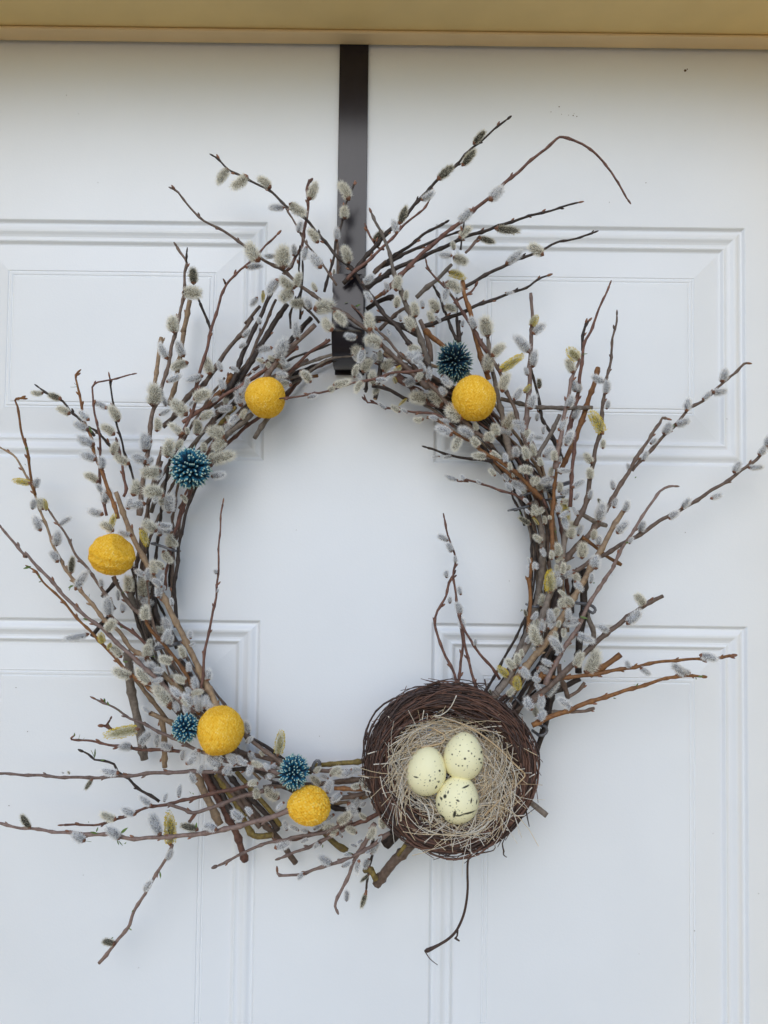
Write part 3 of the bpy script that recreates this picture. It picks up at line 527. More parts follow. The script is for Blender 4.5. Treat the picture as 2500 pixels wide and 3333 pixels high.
# ---------------------------------------------------------------- wreath
RING = (762.0, 1243.0, 434.0, 456.0)           # centre and half axes of the ring (1659-wide view)
wc = wp(RING[0], RING[1], 0.03)
wreath = empty('wreath', wc); tag(wreath, 'round wreath of pussy willow branches hanging on the white door', 'wreath')
WC = np.array(wc)
LAY = dict(T=0.097, F=0.072, M=0.050, B=0.030)
def parse_pts(s):
    out = []; t = None
    for w in s.split():
        if w.isalpha(): t = w
        elif ',' in w: x, y = w.split(',')[:2]; out.append(tilept(t, float(x), float(y)))
    return out
twigs = []; SAMP = []; SID = []; SDEP = []; SLAY = []
def build_twig(pix, lay, colr, r0, r1, d0, d1, sawn, buds=True, sides=7):
    L = np.r_[0, np.cumsum(np.linalg.norm(np.diff(np.array(pix), axis=0), axis=1))]; tot = L[-1]
    bow = random.uniform(-0.006, 0.006)
    P3 = [np.array(unproject(u, v, max(0.006, d0 + (d1 - d0) * l / tot + bow * math.sin(math.pi * l / tot)))) for (u, v), l in zip(pix, L)]
    C = spline(P3, 0.0042); n = len(C)
    s = np.linspace(0, 1, n); k = px2m((d0 + d1) / 2)
    rad = (r0 + (r1 - r0) * s) * k * 0.94
    # gnarl: zigzag from node to node, slow wander, nodes
    zz = np.interp(s * tot * k / 0.018 + random.random() * 2, np.arange(0, 200), np.where(np.arange(0, 200) % 2, 1.0, -1.0)) * (0.00055 if r1 < 5.5 and not sawn else 0.0003)
    Tn = np.gradient(C, axis=0); Tn /= np.linalg.norm(Tn, axis=1)[:, None] + 1e-12; C = C + np.cross(Tn, (0, 1, 0)) * zz[:, None]
    wob = np.cumsum(rng.normal(0, 0.00013, (n, 3)), axis=0); wob -= np.linspace(0, 1, n)[:, None] * wob[-1]; C = C + wob
    rad = rad * (1 + rng.normal(0, 0.035, n))
    base = C[0].copy(); mb = MB(); nodes = []
    length = tot * k; step = 0.017 if r1 < 5 else 0.026
    q = random.uniform(0.004, step)
    while q < length * 0.985:
        i = min(n - 2, int(q / length * n)); rad[i] *= 1.36; nodes.append(i); q += step * random.uniform(0.6, 1.5)
    if not sawn and r1 < 5: rad[-3:] *= np.array([1.15, 1.0, 0.35])
    V, Fc = tube(C - base, rad, sides); mi = [0] * len(Fc)
    if sawn: mi[-1] = 1
    mb.put(V, Fc, mi)
    if buds:
        for j, i in enumerate(nodes):
            if random.random() < (0.55 if r1 < 5.5 else 0.25) and colr != 'g':
                t = C[i + 1] - C[i]; t /= np.linalg.norm(t); sd = np.cross(t, (0, 1, 0)); sd /= np.linalg.norm(sd) + 1e-9
                sd = sd * (1 if j % 2 else -1) + np.array((0, -random.uniform(-.2, .7), 0)); sd /= np.linalg.norm(sd)
                L_ = random.uniform(0.0016, 0.0030)
                V, Fc = ellipsoid(C[i] - base + sd * (rad[i] * 0.8 + L_ * .25) + t * L_ * .8, t + 0.45 * sd, L_, L_ * .42); mb.put(V, Fc, 2 if random.random() < .6 else 0)
        if not sawn and r1 < 4.5:
            t = C[-1] - C[-2]; t /= np.linalg.norm(t); V, Fc = ellipsoid(C[-1] - base, t, 0.0035, max(0.0008, rad[-4] * 1.05)); mb.put(V, Fc, 2 if random.random() < .4 else 0)
    me = mb.mesh('twig', [BARK[colr], M_CUT, M_BUD])
    o = add('twig', me, wreath, base - WC)
    ti = len(twigs); twigs.append((o, base))
    if lay:
        for p in C[::2]:
            d = p - np.array(CAM); f = d.dot(np.array(F_))
            SAMP.append((1250 + d.dot(np.array(R_)) / f * FPX, 1666.5 - d.dot(np.array(U_)) / f * FPX)); SID.append(ti); SDEP.append(-p[1]); SLAY.append(dict(T=4, F=0, M=7, B=22)[lay])
    return o
for line in TWIGS.strip().splitlines():
    hd, pts = line.split(' : '); lay, c, r0, r1 = hd.split(); pix = parse_pts(pts.replace('|', ''))
    d0 = LAY[lay] + random.uniform(-.006, .006); d1 = max(0.012, LAY[lay] + random.uniform(-.014, .012))
    build_twig(pix, lay, c, float(r0), float(r1), d0, d1, '|' in pts)
# the woven ring underneath: long rods bent round, some drifting outwards
def ring_px(a, rho):
    """a: angle clockwise from the top, rho: -1 inner edge .. 1 outer edge"""
    return ((RING[0] + math.sin(a) * (RING[2] + rho * 50)) * S, (RING[1] - math.cos(a) * (RING[3] + rho * 52)) * S)
NT = len(twigs)
for i in range(300 - NT):
    a0 = random.uniform(0, 2 * math.pi); right = math.sin(a0) > -0.15 and math.cos(a0) < 0.75
    span = random.uniform(0.35, 0.95) * (-1 if right else 1)
    rho = random.uniform(-0.95, 0.75); dr = random.uniform(-0.25, 0.55)
    n = 7; dep = random.uniform(0.012, 0.047); c = random.choices('dbgrty', (34, 30, 14, 13, 6, 3))[0]
    arc = np.array([ring_px(a0 + span * k / n, max(-1, min(1.05, rho + dr * (k / n) ** 1.5 + random.uniform(-.09, .09)))) for k in range(n + 1)])
    t_ = np.linspace(0, 1, n + 1)[:, None]; chord = arc[0] * (1 - t_) + arc[-1] * t_; stiff = random.uniform(.25, .85)
    push = (ring_px(a0 + span / 2, 1)[0] - ring_px(a0 + span / 2, 0)[0], ring_px(a0 + span / 2, 1)[1] - ring_px(a0 + span / 2, 0)[1])
    pix = [tuple(p) for p in arc * (1 - stiff) + (chord + np.array(push) * abs(span) * stiff * .35) * stiff]
    pix = [(x, min(y, (770 + ((x / S - 757) / 60) ** 2 * 14) * S) if abs(x / S - 757) < 130 and y < 1000 * S else y) for x, y in pix]   # the rods rest in the hook, not below it
    r0 = random.uniform(3.6, 8.0)
    build_twig(pix, None, c, r0, r0 * random.uniform(.55, .85), dep, max(.01, dep + random.uniform(-.012, .012)), random.random() < .5, buds=False, sides=6)
SAMP = np.array(SAMP); SID = np.array(SID); SDEP = np.array(SDEP); SLAY = np.array(SLAY, float)
def nearest(u, v):
    d = np.hypot(SAMP[:, 0] - u, SAMP[:, 1] - v) + SLAY
    i = int(d.argmin()); return SID[i], SDEP[i]

def catkin_mesh(kind, seed):
    rg = np.random.default_rng(seed); mb = MB()
    bend = rg.uniform(-.10, .10); pw = 2.5 if kind == 'w' else 2.05
    def prof(t): return 0.255 * (max(0, 1 - abs(2 * min(1, max(0, t)) ** 0.92 - 1) ** pw) ** 0.5)
    nu, nv = 9, 10; V = []; Fc = []
    for j in range(nv + 1):
        t = j / nv
        for i in range(nu):
            p = 2 * math.pi * i / nu; V.append((prof(t) * math.cos(p) + bend * 4 * t * (1 - t), prof(t) * math.sin(p), 0.02 + t * .88))
    for j in range(nv):
        for i in range(nu):
            i2 = (i + 1) % nu; Fc.append((j * nu + i, j * nu + i2, (j + 1) * nu + i2, (j + 1) * nu + i))
    mb.put(V, Fc, 0)
    nh = 900 if kind != 'k' else 520
    side = rg.uniform(0, 2 * math.pi)
    for h in range(nh):
        t = rg.uniform(0.02, 1.0); p = rg.uniform(0, 2 * math.pi); r = prof(t)
        rad = np.array((math.cos(p), math.sin(p), 0)); b = rad * r + np.array((bend * 4 * t * (1 - t), 0, 0.02 + t * .88))
        ln = rg.uniform(0.17, 0.30) * (1.0 if kind != 'k' else 0.8)
        d = rad * (1.0 - 0.6 * t ** 3) + np.array((0, 0, rg.uniform(.0, .35) + .45 * t ** 2)) + rg.normal(0, .18, 3); d /= np.linalg.norm(d)
        sd = np.cross(d, rg.normal(0, 1, 3)); sd /= np.linalg.norm(sd) + 1e-9; w = rg.uniform(.007, .013)
        yel = kind == 'y' and math.cos(p - side) > -0.35 and rg.random() < .8
        e = b + d * ln * (.95 if yel else 1)
        if yel:
            mb.put([b - sd * w * .5, b + sd * w * .5, e], [(0, 1, 2)], 1)
            V, Fc = ellipsoid(e, d, .028, .022, 4, 3); mb.put(V, Fc, 3)
        else: mb.put([b - sd * w, b + sd * w, e], [(0, 1, 2)], 1)
    V = []; Fc = []                                        # brown bud scale cupping the base
    for j, (z, r) in enumerate([(-.05, .05), (0.0, .13), (.05, .21), (.10, .23)]):
        for i in range(7): a = 2 * math.pi * i / 7; V.append((r * math.cos(a), r * math.sin(a) * .9, z + .02 * math.sin(3 * a)))
    for j in range(3):
        for i in range(7): i2 = (i + 1) % 7; Fc.append((j * 7 + i, j * 7 + i2, (j + 1) * 7 + i2, (j + 1) * 7 + i))
    Fc.append((6, 5, 4, 3, 2, 1, 0)); mb.put(V, Fc, 2)
    fur, core = FUR[kind]
    return mb.mesh('catkin', [core, fur, M_BUD, M_POLLEN])
CM = {k: [catkin_mesh(k, 7 * j + ord(k)) for j in range(4)] for k in 'wgky'}
cat = []
for line in CATKINS.strip().splitlines():
    t, rest = line[0], line[2:]
    for w in rest.split():
        f = w.split(','); b = tilept(t, float(f[0]), float(f[1])); e = tilept(t, float(f[2]), float(f[3]))
        cat.append((b, e, f[4], float(f[5]) if len(f) > 5 else 0.52))
# drop any catkin measured twice from two views
keep = []
for c in cat:
    m = ((c[0][0] + c[1][0]) / 2, (c[0][1] + c[1][1]) / 2); l = math.dist(c[0], c[1])
    if all(math.dist(m, ((k[0][0] + k[1][0]) / 2, (k[0][1] + k[1][1]) / 2)) > 0.38 * min(l, math.dist(k[0], k[1])) for k in keep): keep.append(c)
def area(c): return math.dist(c[0], c[1]) ** 2 * c[3]
keep.sort(key=area, reverse=True)
print('catkins', len(cat), len(keep), 'twigs', NT)
SMALL = {k: MB() for k in 'wgky'}
HARD = [(865, 1292, 62), (1544, 1297, 68), (365, 1806, 66), (717, 2379, 72), (1007, 2623, 60), (1479, 1180, 62), (620, 1524, 68), (605, 2369, 46), (956, 2512, 54)]
def place_catkin(b, e, kind, ratio, individual):
    m = ((b[0] + e[0]) / 2, (b[1] + e[1]) / 2)
    if any(math.dist(m, q[:2]) < q[2] for q in HARD): return
    ti, dep = nearest(*b); d0 = dep + random.uniform(0.0015, 0.006)
    L2 = math.dist(b, e) * px2m(d0); out = L2 * random.uniform(-.25, .45)
    p = np.array(unproject(*b, d0)); q = np.array(unproject(*e, d0 + out)); ax = q - p; L = np.linalg.norm(ax)
    wdt = L2 * ratio * (1.0 if kind == 'y' else random.uniform(1.28, 1.5))
    zq = Vector(ax).to_track_quat('Z', 'Y').to_matrix() @ Matrix.Rotation(random.uniform(0, 6.28), 3, 'Z')
    S3 = Matrix.Diagonal((wdt, wdt, L * 1.0))
    me = random.choice(CM[kind])
    if individual:
        o = bpy.data.objects.new('catkin', me); tw, base = twigs[ti]; o.parent = tw
        o.matrix_local = Matrix.Translation(Vector(p - base)) @ (zq @ S3).to_4x4(); col.objects.link(o)
    else:
        M3 = np.array(zq @ S3); n = len(me.vertices); v = np.empty(n * 3); me.vertices.foreach_get('co', v)
        v = v.reshape(-1, 3) @ M3.T + p - WC
        SM.append((me, v))
SM = []
for i, (b, e, kind, ratio) in enumerate(keep): place_catkin(b, e, kind, ratio, i < 300)
# more half hidden catkins down inside the bundle
for i in range(200):
    a = random.uniform(0, 2 * math.pi)
    if 2.15 < a < 2.98 or (abs(a - 6.22) < .16): continue
    u, v = ring_px(a, random.uniform(-.75, 1.15)); th = random.uniform(0, 6.28); l = random.uniform(30, 52)
    place_catkin((u, v), (u + l * math.cos(th), v + l * math.sin(th)), random.choice('ggw'), .52, False)
if SM:
    mb = MB(); slots = []
    for me, v in SM:
        mp = []
        for m in me.materials:
            if m not in slots: slots.append(m)
            mp.append(slots.index(m))
        mb.put(v, [tuple(p.vertices) for p in me.polygons], [mp[p.material_index] for p in me.polygons])
    tag(add('small_catkins', mb.mesh('small_catkins', slots), wreath), kind='stuff')
# young leaves
def leaf_mesh():
    mb = MB(); V = []; Fc = []
    for j in range(5):
        t = j / 4; w = 0.20 * math.sin(math.pi * (0.08 + .9 * t)) ; c = 0.18 * t * t
        V += [(-w, c + .06, t), (0, c, t), (w, c + .06, t)]
    for j in range(4): Fc += [(j * 3, j * 3 + 1, j * 3 + 4, j * 3 + 3), (j * 3 + 1, j * 3 + 2, j * 3 + 5, j * 3 + 4)]
    mb.put(V, Fc); return mb.mesh('leaf', M_LEAF)
LM = leaf_mesh()
for line in LEAVES.strip().splitlines():
    for w in line[2:].split():
        f = [float(x) for x in w.split(',')]; b = tilept(line[0], f[0], f[1]); e = tilept(line[0], f[2], f[3])
        ti, dep = nearest(*b); d0 = dep + 0.003; p = np.array(unproject(*b, d0)); q = np.array(unproject(*e, d0 + random.uniform(-.002, .004))); ax = q - p; L = np.linalg.norm(ax) * 0.8
        zq = Vector(ax).to_track_quat('Z', 'Y').to_matrix() @ Matrix.Rotation(random.uniform(0, 6.28), 3, 'Z')
        o = bpy.data.objects.new('leaf', LM); tw, base = twigs[ti]; o.parent = tw
        o.matrix_local = Matrix.Translation(Vector(p - base)) @ (zq @ Matrix.Diagonal((max(L * .75, .003),) * 2 + (L,))).to_4x4(); col.objects.link(o)
for line in WIRES.strip().splitlines():
    r, pts = line.split(' : '); pix = parse_pts(pts)
    C = spline([np.array(unproject(u, v, 0.062)) for u, v in pix], .002); C[0][1] += .02; C[-1][1] += .02
    V, Fc = tube(C - WC, float(r) * px2m(.06), 8); mb = MB(); mb.put(V, Fc); add('binding_wire', mb.mesh('binding_wire', M_WIRE), wreath)

# ---------------------------------------------------------------- yellow ball flowers
def ball_material(i):
    m = bpy.data.materials.new('yellow_florets'); m.use_nodes = True; t = m.node_tree; b = t.nodes['Principled BSDF']
    at = t.nodes.new('ShaderNodeAttribute'); at.attribute_name = 'floret'
    tc = t.nodes.new('ShaderNodeTexCoord'); n = t.nodes.new('ShaderNodeTexNoise'); n.inputs['Scale'].default_value = 130; n.inputs['Detail'].default_value = 3
    t.links.new(tc.outputs['Object'], n.inputs['Vector'])
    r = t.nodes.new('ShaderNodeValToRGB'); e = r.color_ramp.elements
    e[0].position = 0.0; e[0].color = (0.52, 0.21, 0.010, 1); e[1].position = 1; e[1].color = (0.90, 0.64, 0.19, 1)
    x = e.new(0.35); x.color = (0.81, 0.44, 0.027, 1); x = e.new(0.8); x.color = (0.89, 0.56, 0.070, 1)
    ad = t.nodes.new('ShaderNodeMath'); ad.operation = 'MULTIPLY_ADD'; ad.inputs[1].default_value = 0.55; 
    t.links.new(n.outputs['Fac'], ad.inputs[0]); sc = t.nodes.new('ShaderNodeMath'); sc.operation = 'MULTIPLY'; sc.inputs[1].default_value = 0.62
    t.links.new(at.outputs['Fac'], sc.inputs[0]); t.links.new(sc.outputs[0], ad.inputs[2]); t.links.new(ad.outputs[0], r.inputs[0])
    t.links.new(r.outputs[0], b.inputs['Base Color']); b.inputs['Roughness'].default_value = 0.9; b.inputs['Specular IOR Level'].default_value = 0.15
    b.inputs['Subsurface Weight'].default_value = 0.0
    return m
M_BALL = ball_material(0)
def fib(n):
    i = np.arange(n) + .5; ph = np.arccos(1 - 2 * i / n); th = math.pi * (1 + 5 ** .5) * i
    return np.c_[np.cos(th) * np.sin(ph), np.sin(th) * np.sin(ph), np.cos(ph)]
def sphere_grid(nu, nv):
    D = [(0, 0, -1.0)]; Fc = []
    for j in range(1, nv):
        th = math.pi * j / nv
        for i in range(nu): p = 2 * math.pi * i / nu; D.append((math.sin(th) * math.cos(p), math.sin(th) * math.sin(p), -math.cos(th)))
    D.append((0, 0, 1.0)); last = len(D) - 1
    for i in range(nu): Fc.append((0, 1 + (i + 1) % nu, 1 + i)); Fc.append((last, 1 + (nv - 2) * nu + i, 1 + (nv - 2) * nu + (i + 1) % nu))
    for j in range(nv - 2):
        for i in range(nu):
            i2 = (i + 1) % nu; Fc.append((1 + j * nu + i, 1 + j * nu + i2, 1 + (j + 1) * nu + i2, 1 + (j + 1) * nu + i))
    return np.array(D), Fc
GD, GF = sphere_grid(210, 110)
def ball(u, v, rx, ry, depth, label, nfl, amp, shape=None, seed=1):
    rg = np.random.default_rng(seed); k = px2m(depth); c = np.array(unproject(u, v, depth))
    Fp = fib(nfl) + rg.normal(0, .5 / math.sqrt(nfl), (nfl, 3)); Fp /= np.linalg.norm(Fp, axis=1)[:, None]; lev = rg.uniform(0, 1, nfl)
    h = np.empty(len(GD)); tone = np.empty(len(GD))
    for s in range(0, len(GD), 3000):
        d = GD[s:s + 3000] @ Fp.T; i = d.argmax(1); ang = np.arccos(np.clip(d[np.arange(len(i)), i], -1, 1)) / (2 / math.sqrt(nfl))
        h[s:s + 3000] = np.sqrt(np.clip(1 - (ang * .95) ** 2, 0, 1)); tone[s:s + 3000] = lev[i]
    r = 1 + amp * (h - .6) + amp * .6 * (tone - .5)
    low = 0.028 * np.sin(GD @ rg.normal(0, 2.2, 3) + 1) + 0.020 * np.sin(GD @ rg.normal(0, 3.2, 3))
    r = r * (1 + low)
    V = GD * r[:, None]
    if shape: V = shape(V)
    V = V * np.array((rx * k, (rx + ry) / 2 * k, ry * k))
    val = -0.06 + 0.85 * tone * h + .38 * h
    idx = rg.choice(len(GD), 5200, p=np.maximum(1e-6, np.sqrt(1 - GD[:, 2] ** 2)) / np.maximum(1e-6, np.sqrt(1 - GD[:, 2] ** 2)).sum()); extra = []; Ff = list(GF); n0 = len(V)
    for q, i in enumerate(idx):                            # short woolly fibres
        d = GD[i] + rg.normal(0, .22, 3); d /= np.linalg.norm(d); sd = np.cross(d, rg.normal(0, 1, 3)); sd /= np.linalg.norm(sd) + 1e-9; p = V[i]; ln = rg.uniform(.02, .06) * rx * k
        extra += [p - sd * .008 * rx * k, p + sd * .008 * rx * k, p + d * ln]; m_ = n0 + 3 * q; Ff.append((m_, m_ + 1, m_ + 2))
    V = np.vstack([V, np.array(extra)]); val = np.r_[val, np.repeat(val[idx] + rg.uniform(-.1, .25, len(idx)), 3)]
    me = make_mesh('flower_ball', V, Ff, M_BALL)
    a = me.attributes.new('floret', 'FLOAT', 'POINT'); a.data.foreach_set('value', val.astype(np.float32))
    o = add('flower_ball', me, None, c); o.rotation_euler = (0, 0, 0)
    tag(o, label, 'flower', 'yellow ball flowers on the wreath'); return o
def dent(dirs):
    def f(V):
        r = np.linalg.norm(V, axis=1); D = V / r[:, None]
        for d, w, a in dirs:
            d = np.array(d, float); d /= np.linalg.norm(d); c = D @ d
            r = r * (1 - a * (lambda q: q * q * (3 - 2 * q))(np.clip((c - w) / (1 - w), 0, 1)))
        return D * r[:, None]
    return f
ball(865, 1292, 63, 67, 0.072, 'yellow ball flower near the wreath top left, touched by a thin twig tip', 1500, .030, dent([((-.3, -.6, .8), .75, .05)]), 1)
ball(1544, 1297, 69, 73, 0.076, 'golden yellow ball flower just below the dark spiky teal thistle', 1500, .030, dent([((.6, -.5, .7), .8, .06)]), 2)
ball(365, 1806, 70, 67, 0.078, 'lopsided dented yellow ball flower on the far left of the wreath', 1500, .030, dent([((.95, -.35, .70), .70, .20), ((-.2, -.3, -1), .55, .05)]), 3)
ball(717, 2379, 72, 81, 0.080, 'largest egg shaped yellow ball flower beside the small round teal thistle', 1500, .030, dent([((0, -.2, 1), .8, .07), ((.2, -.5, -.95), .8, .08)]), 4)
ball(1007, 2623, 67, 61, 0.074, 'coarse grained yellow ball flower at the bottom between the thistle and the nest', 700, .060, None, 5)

# ---------------------------------------------------------------- blue globe thistles
def thistle_mats(dark):
    f = 0.45 if dark else 1
    return (mat('thistle_core', (0.004, 0.012, 0.020), 0.9), mat('thistle_blue', (0.006 * f, 0.060 * f, 0.135 * f), 0.6, scale=300, c2=(0.003, 0.025 * f, 0.055 * f)),
            mat('thistle_teal', (0.015 * f, 0.14 * f, 0.23 * f), 0.6), mat('thistle_pale_tip', (0.42 * (.6 if dark else 1), 0.55 * (.6 if dark else 1), 0.47 * (.55 if dark else 1)), 0.7))
TM = thistle_mats(False); TD = thistle_mats(True)
def thistle(u, v, rx, ry, depth, label, n, mats, seed, droop=0.0, thick=1.0):
    rg = np.random.default_rng(seed); k = px2m(depth); c = unproject(u, v, depth)
    t = empty('thistle', c); tag(t, label, 'thistle', 'blue globe thistles on the wreath')
    mb = MB(); V, Fc = ellipsoid(np.zeros(3), (0, 0, 1), .46 * ry * k, .46 * rx * k, 16, 12); mb.put(V, Fc)
    add('core', mb.mesh('core', mats[0]), t)
    mb = MB(); D = fib(n) + rg.normal(0, .35 / math.sqrt(n), (n, 3)); Q_ = np.array(Matrix.Rotation(rg.uniform(0, 6.28), 3, (rg.normal(), rg.normal(), rg.normal()))); D = D @ Q_.T; D /= np.linalg.norm(D, axis=1)[:, None]; w0 = 1.25 / math.sqrt(n) * thick
    for d in D:
        if d[1] > .75: continue
        ln = rg.uniform(.89, 1.03); dd = d + rg.normal(0, .075, 3) + np.array((0, 0, -droop * (1 - abs(d[2])))); dd /= np.linalg.norm(dd)
        prof = [(.30, .45), (.55, .80), (.74, .95), (.88, .85), (.965, .55), (1.0, .22)]
        P = np.array([d * .30 + (dd * s - d * .30) * ((s - .30) / .70) ** .9 if s > .30 else d * .30 for s, _ in prof]) * ln
        sc = np.array((rx, (rx + ry) / 2, ry)) * k
        V, Fc = tube(P * sc, [w * w0 * rx * k * .92 for _, w in prof], 5)
        mi = [1 + max(0, min(2, (q // 5) - 1)) for q in range(25)] + [1, 3]
        mi = [(1 if (q // 5) < 3 else 2 if (q // 5) < 4 else 3) for q in range(25)] + [1, 3]
        mb.put(V, Fc, mi)
        if rg.random() < .55:                              # split floret lobes at the tip
            e = P[-1] * sc
            for q in range(3):
                g = dd + rg.normal(0, .55, 3); g /= np.linalg.norm(g); sd = np.cross(g, dd); sd /= np.linalg.norm(sd) + 1e-9
                mb.put([e - sd * w0 * rx * k * .16, e + sd * w0 * rx * k * .16, e + g * rx * k * .09], [(0, 1, 2)], 3)
    tag(add('florets', mb.mesh('florets', list(mats)), t), kind='stuff')
thistle(1479, 1180, 62, 74, 0.070, 'shaggy dark teal globe thistle above the golden ball flower on the upper right', 330, TD, 21, .25, .9)
thistle(620, 1524, 69, 70, 0.074, 'largest blue globe thistle on the upper left of the wreath with curled pale petals', 240, TM, 22, 0, 1.15)
thistle(605, 2369, 47, 48, 0.084, 'smallest teal globe thistle tucked against the largest yellow ball flower', 190, TM, 23, 0, 1.15)
thistle(956, 2512, 52, 57, 0.076, 'teal globe thistle above the coarse yellow ball flower at the bottom', 240, TM, 24, 0, 1.15)

# ---------------------------------------------------------------- nest
M_N1 = mat('nest_dark_twig', (0.075, 0.040, 0.030), 0.6, scale=300, c2=(0.034, 0.018, 0.015))
M_N2 = mat('nest_red_twig', (0.165, 0.078, 0.050), 0.6, scale=300, c2=(0.085, 0.038, 0.026))
M_STRAW = mat('pale_straw', (0.86, 0.72, 0.50), 0.55, scale=200, c2=(0.70, 0.55, 0.36), trans=.25)
M_STRAW2 = mat('white_straw', (0.90, 0.85, 0.76), 0.5, scale=200, c2=(0.74, 0.66, 0.55), trans=.25)
M_TAN = mat('tan_grass_blade', (0.50, 0.36, 0.21), 0.55, scale=200, c2=(0.40, 0.27, 0.15))
nc = unproject(*tilept('G', 740, 770), 0.048)
nest = empty('nest', nc); tag(nest, 'round brown twig nest holding three speckled eggs on the lower right of the wreath', 'nest'); NC = np.array(nc)
TILT = R(14); ct, st = math.cos(TILT), math.sin(TILT)
def nl(u, v, w):
    """nest frame (right, up, out of the bowl) -> offset from the nest origin"""
    return np.array((u, -(w * ct - v * st * 0.35), v * ct + w * st * 0.25))
mb = MB()
def nprof(s):
    """outer back -> rim -> inside of the bowl: radius, height (metres)"""
    pts = [(0.0, .044, .002), (.18, .066, .010), (.38, .079, .024), (.52, .078, .038), (.62, .073, .045), (.72, .067, .043), (.82, .060, .030), (.92, .046, .014), (1, .010, .008)]
    for a, b in zip(pts, pts[1:]):
        if s <= b[0]: t = (s - a[0]) / (b[0] - a[0]); return a[1] + (b[1] - a[1]) * t, a[2] + (b[2] - a[2]) * t
    return pts[-1][1:]
for i in range(640):
    s = random.uniform(.12, 1) if i < 470 else random.uniform(.40, .80)
    a = random.uniform(0, 2 * math.pi); span = random.uniform(1.0, 3.6); n = int(span * 7) + 4; ds = random.uniform(-.16, .16)
    ph, am = random.uniform(0, 6.28), random.choice((random.uniform(.0008, .0035), random.uniform(.002, .0085))); ecc = random.uniform(-.006, .006); P = []
    for k in range(n):
        t = k / (n - 1); aa = a + span * t; r, w = nprof(min(1, max(.02, s + ds * (t - .5)))); r *= 1 + .022 * math.cos(2 * aa + 1.1) + .016 * math.cos(3 * aa - .6); r += am * math.sin(ph + aa * 2.6) + ecc * math.cos(aa * 2 + ph) + random.uniform(-.0006, .0006)
        w += am * math.cos(ph * 2 + aa * 3) + random.uniform(-.0006, .0006); P.append(nl(r * .97 * math.cos(aa), r * .96 * math.sin(aa), w))
    V, Fc = tube(P, np.linspace(random.uniform(.0005, .0012), .0004, n), 5); mb.put(V, Fc, 1 if (random.random() < (.5 if .55 < s < .9 else .22)) else 0)
for i in range(210):                                        # stray ends breaking away from the outline
    a = random.uniform(0, 2 * math.pi); sg = random.choice((-1, 1)); r, w = nprof(random.uniform(.3, .66)); L = random.uniform(.25, .7); rise = random.choice((random.uniform(.001, .006), random.uniform(.003, .012))); P = []
    for k in range(8):
        t = k / 7; P.append(nl((r + rise * t * t) * math.cos(a + sg * L * t), (r + rise * t * t) * math.sin(a + sg * L * t), w + random.uniform(-.0005, .0005) + .004 * t * math.sin(a * 5)))
    V, Fc = tube(P, np.linspace(.0007, .0003, 8), 5); mb.put(V, Fc, 0 if random.random() < .7 else 1)
for pts in ("G 1120,1390 1110,1340 1130,1300", "G 1120,1390 1118,1415 1140,1432", "G 680,1412 760,1390 830,1385", "G 930,1410 1050,1385 1060,1350", "G 1270,1120 1280,1170 1292,1225", "G 990,230 1005,300 1030,400", "G 600,1370 590,1340 560,1310", "G 600,1375 620,1350 640,1345", "G 800,1410 780,1380 740,1380", "G 190,570 215,650 200,720", "G 1330,640 1300,700 1310,800"):
    C = spline([np.array(unproject(u, v, .075)) for u, v in parse_pts(pts)], .003) - NC; V, Fc = tube(C, np.linspace(.0008, .0004, len(C)), 6); mb.put(V, Fc, 0)
tag(add('woven_twigs', mb.mesh('woven_twigs', [M_N1, M_N2]), nest), kind='stuff')
mb = MB()
C = spline([np.array(unproject(u, v, .064 - .0022 * i)) for i, (u, v) in enumerate(parse_pts("P 790,400 780,430 742,500 735,640 738,800 722,960 690,1100 625,1245 540,1340 430,1410 330,1460 275,1482"))], .004) - NC
V, Fc = tube(C, np.r_[np.linspace(.0011, .0014, len(C) - 4), .0017, .0021, .0022, .0012], 7); mb.put(V, Fc)
for pts, r in (("P 628,1250 625,1310 605,1345", .0011), ("P 600,1335 625,1355 650,1370", .0013), ("P 278,1485 320,1550 360,1590 412,1628", .0006)):
    C = spline([np.array(unproject(u, v, .042)) for u, v in parse_pts(pts)], .002) - NC; V, Fc = tube(C, np.linspace(r, r * .6, len(C)), 6); mb.put(V, Fc)
add('loose_twig', mb.mesh('loose_twig', M_N1), nest)
# straw lining
mb = MB(); EGGC = nl(*(0.0, -.004, .03))
STR = 0
while STR < 640:
    a = random.choice((random.uniform(0, 2 * math.pi), random.uniform(-2.0, 0.9), random.uniform(1.2, 3.4)))
    r0 = random.uniform(.018, .058); mode = random.random(); L = random.uniform(.035, .085); th = a + (math.pi / 2 if mode < .5 else 0) + random.gauss(0, .55)
    w = .018 + .020 * (r0 / .06) + random.uniform(0, .014); cv = random.gauss(0, .6); P = []; far = 0
    sweep = random.random() < .5; sw = random.uniform(.5, 1.3); dr_ = random.gauss(0, .012); n_ = 9 if sweep else 7
    if sweep: r0 = random.uniform(.030, .058)
    for k in range(n_):
        t = k / (n_ - 1) - .5; x = r0 * math.cos(a) + L * t * math.cos(th) - cv * L * (t * t - .1) * math.sin(th); y = r0 * math.sin(a) - .010 + L * t * math.sin(th) + cv * L * (t * t - .1) * math.cos(th)
        if sweep: aa = a + sw * t; q_ = r0 + dr_ * t * 2; x = q_ * math.cos(aa) * 1.05; y = q_ * math.sin(aa) * .95 - .008
        rr = math.hypot(x, y); far = max(far, (x / .067) ** 2 + ((y + .010) / .060) ** 2); P.append(nl(x, y, w + .012 * max(0, (rr - .045) / .02) + random.uniform(-.0004, .0004)))
    if far > 1.12 and random.random() > (.55 if -1.4 < a < 0.0 or 2.7 < a < 3.5 else .08): continue
    STR += 1
    V, Fc = tube(P, random.uniform(.00018, .00034), 4, False); mb.put(V, Fc, random.choices((0, 1, 2), (5, 5, 1))[0])
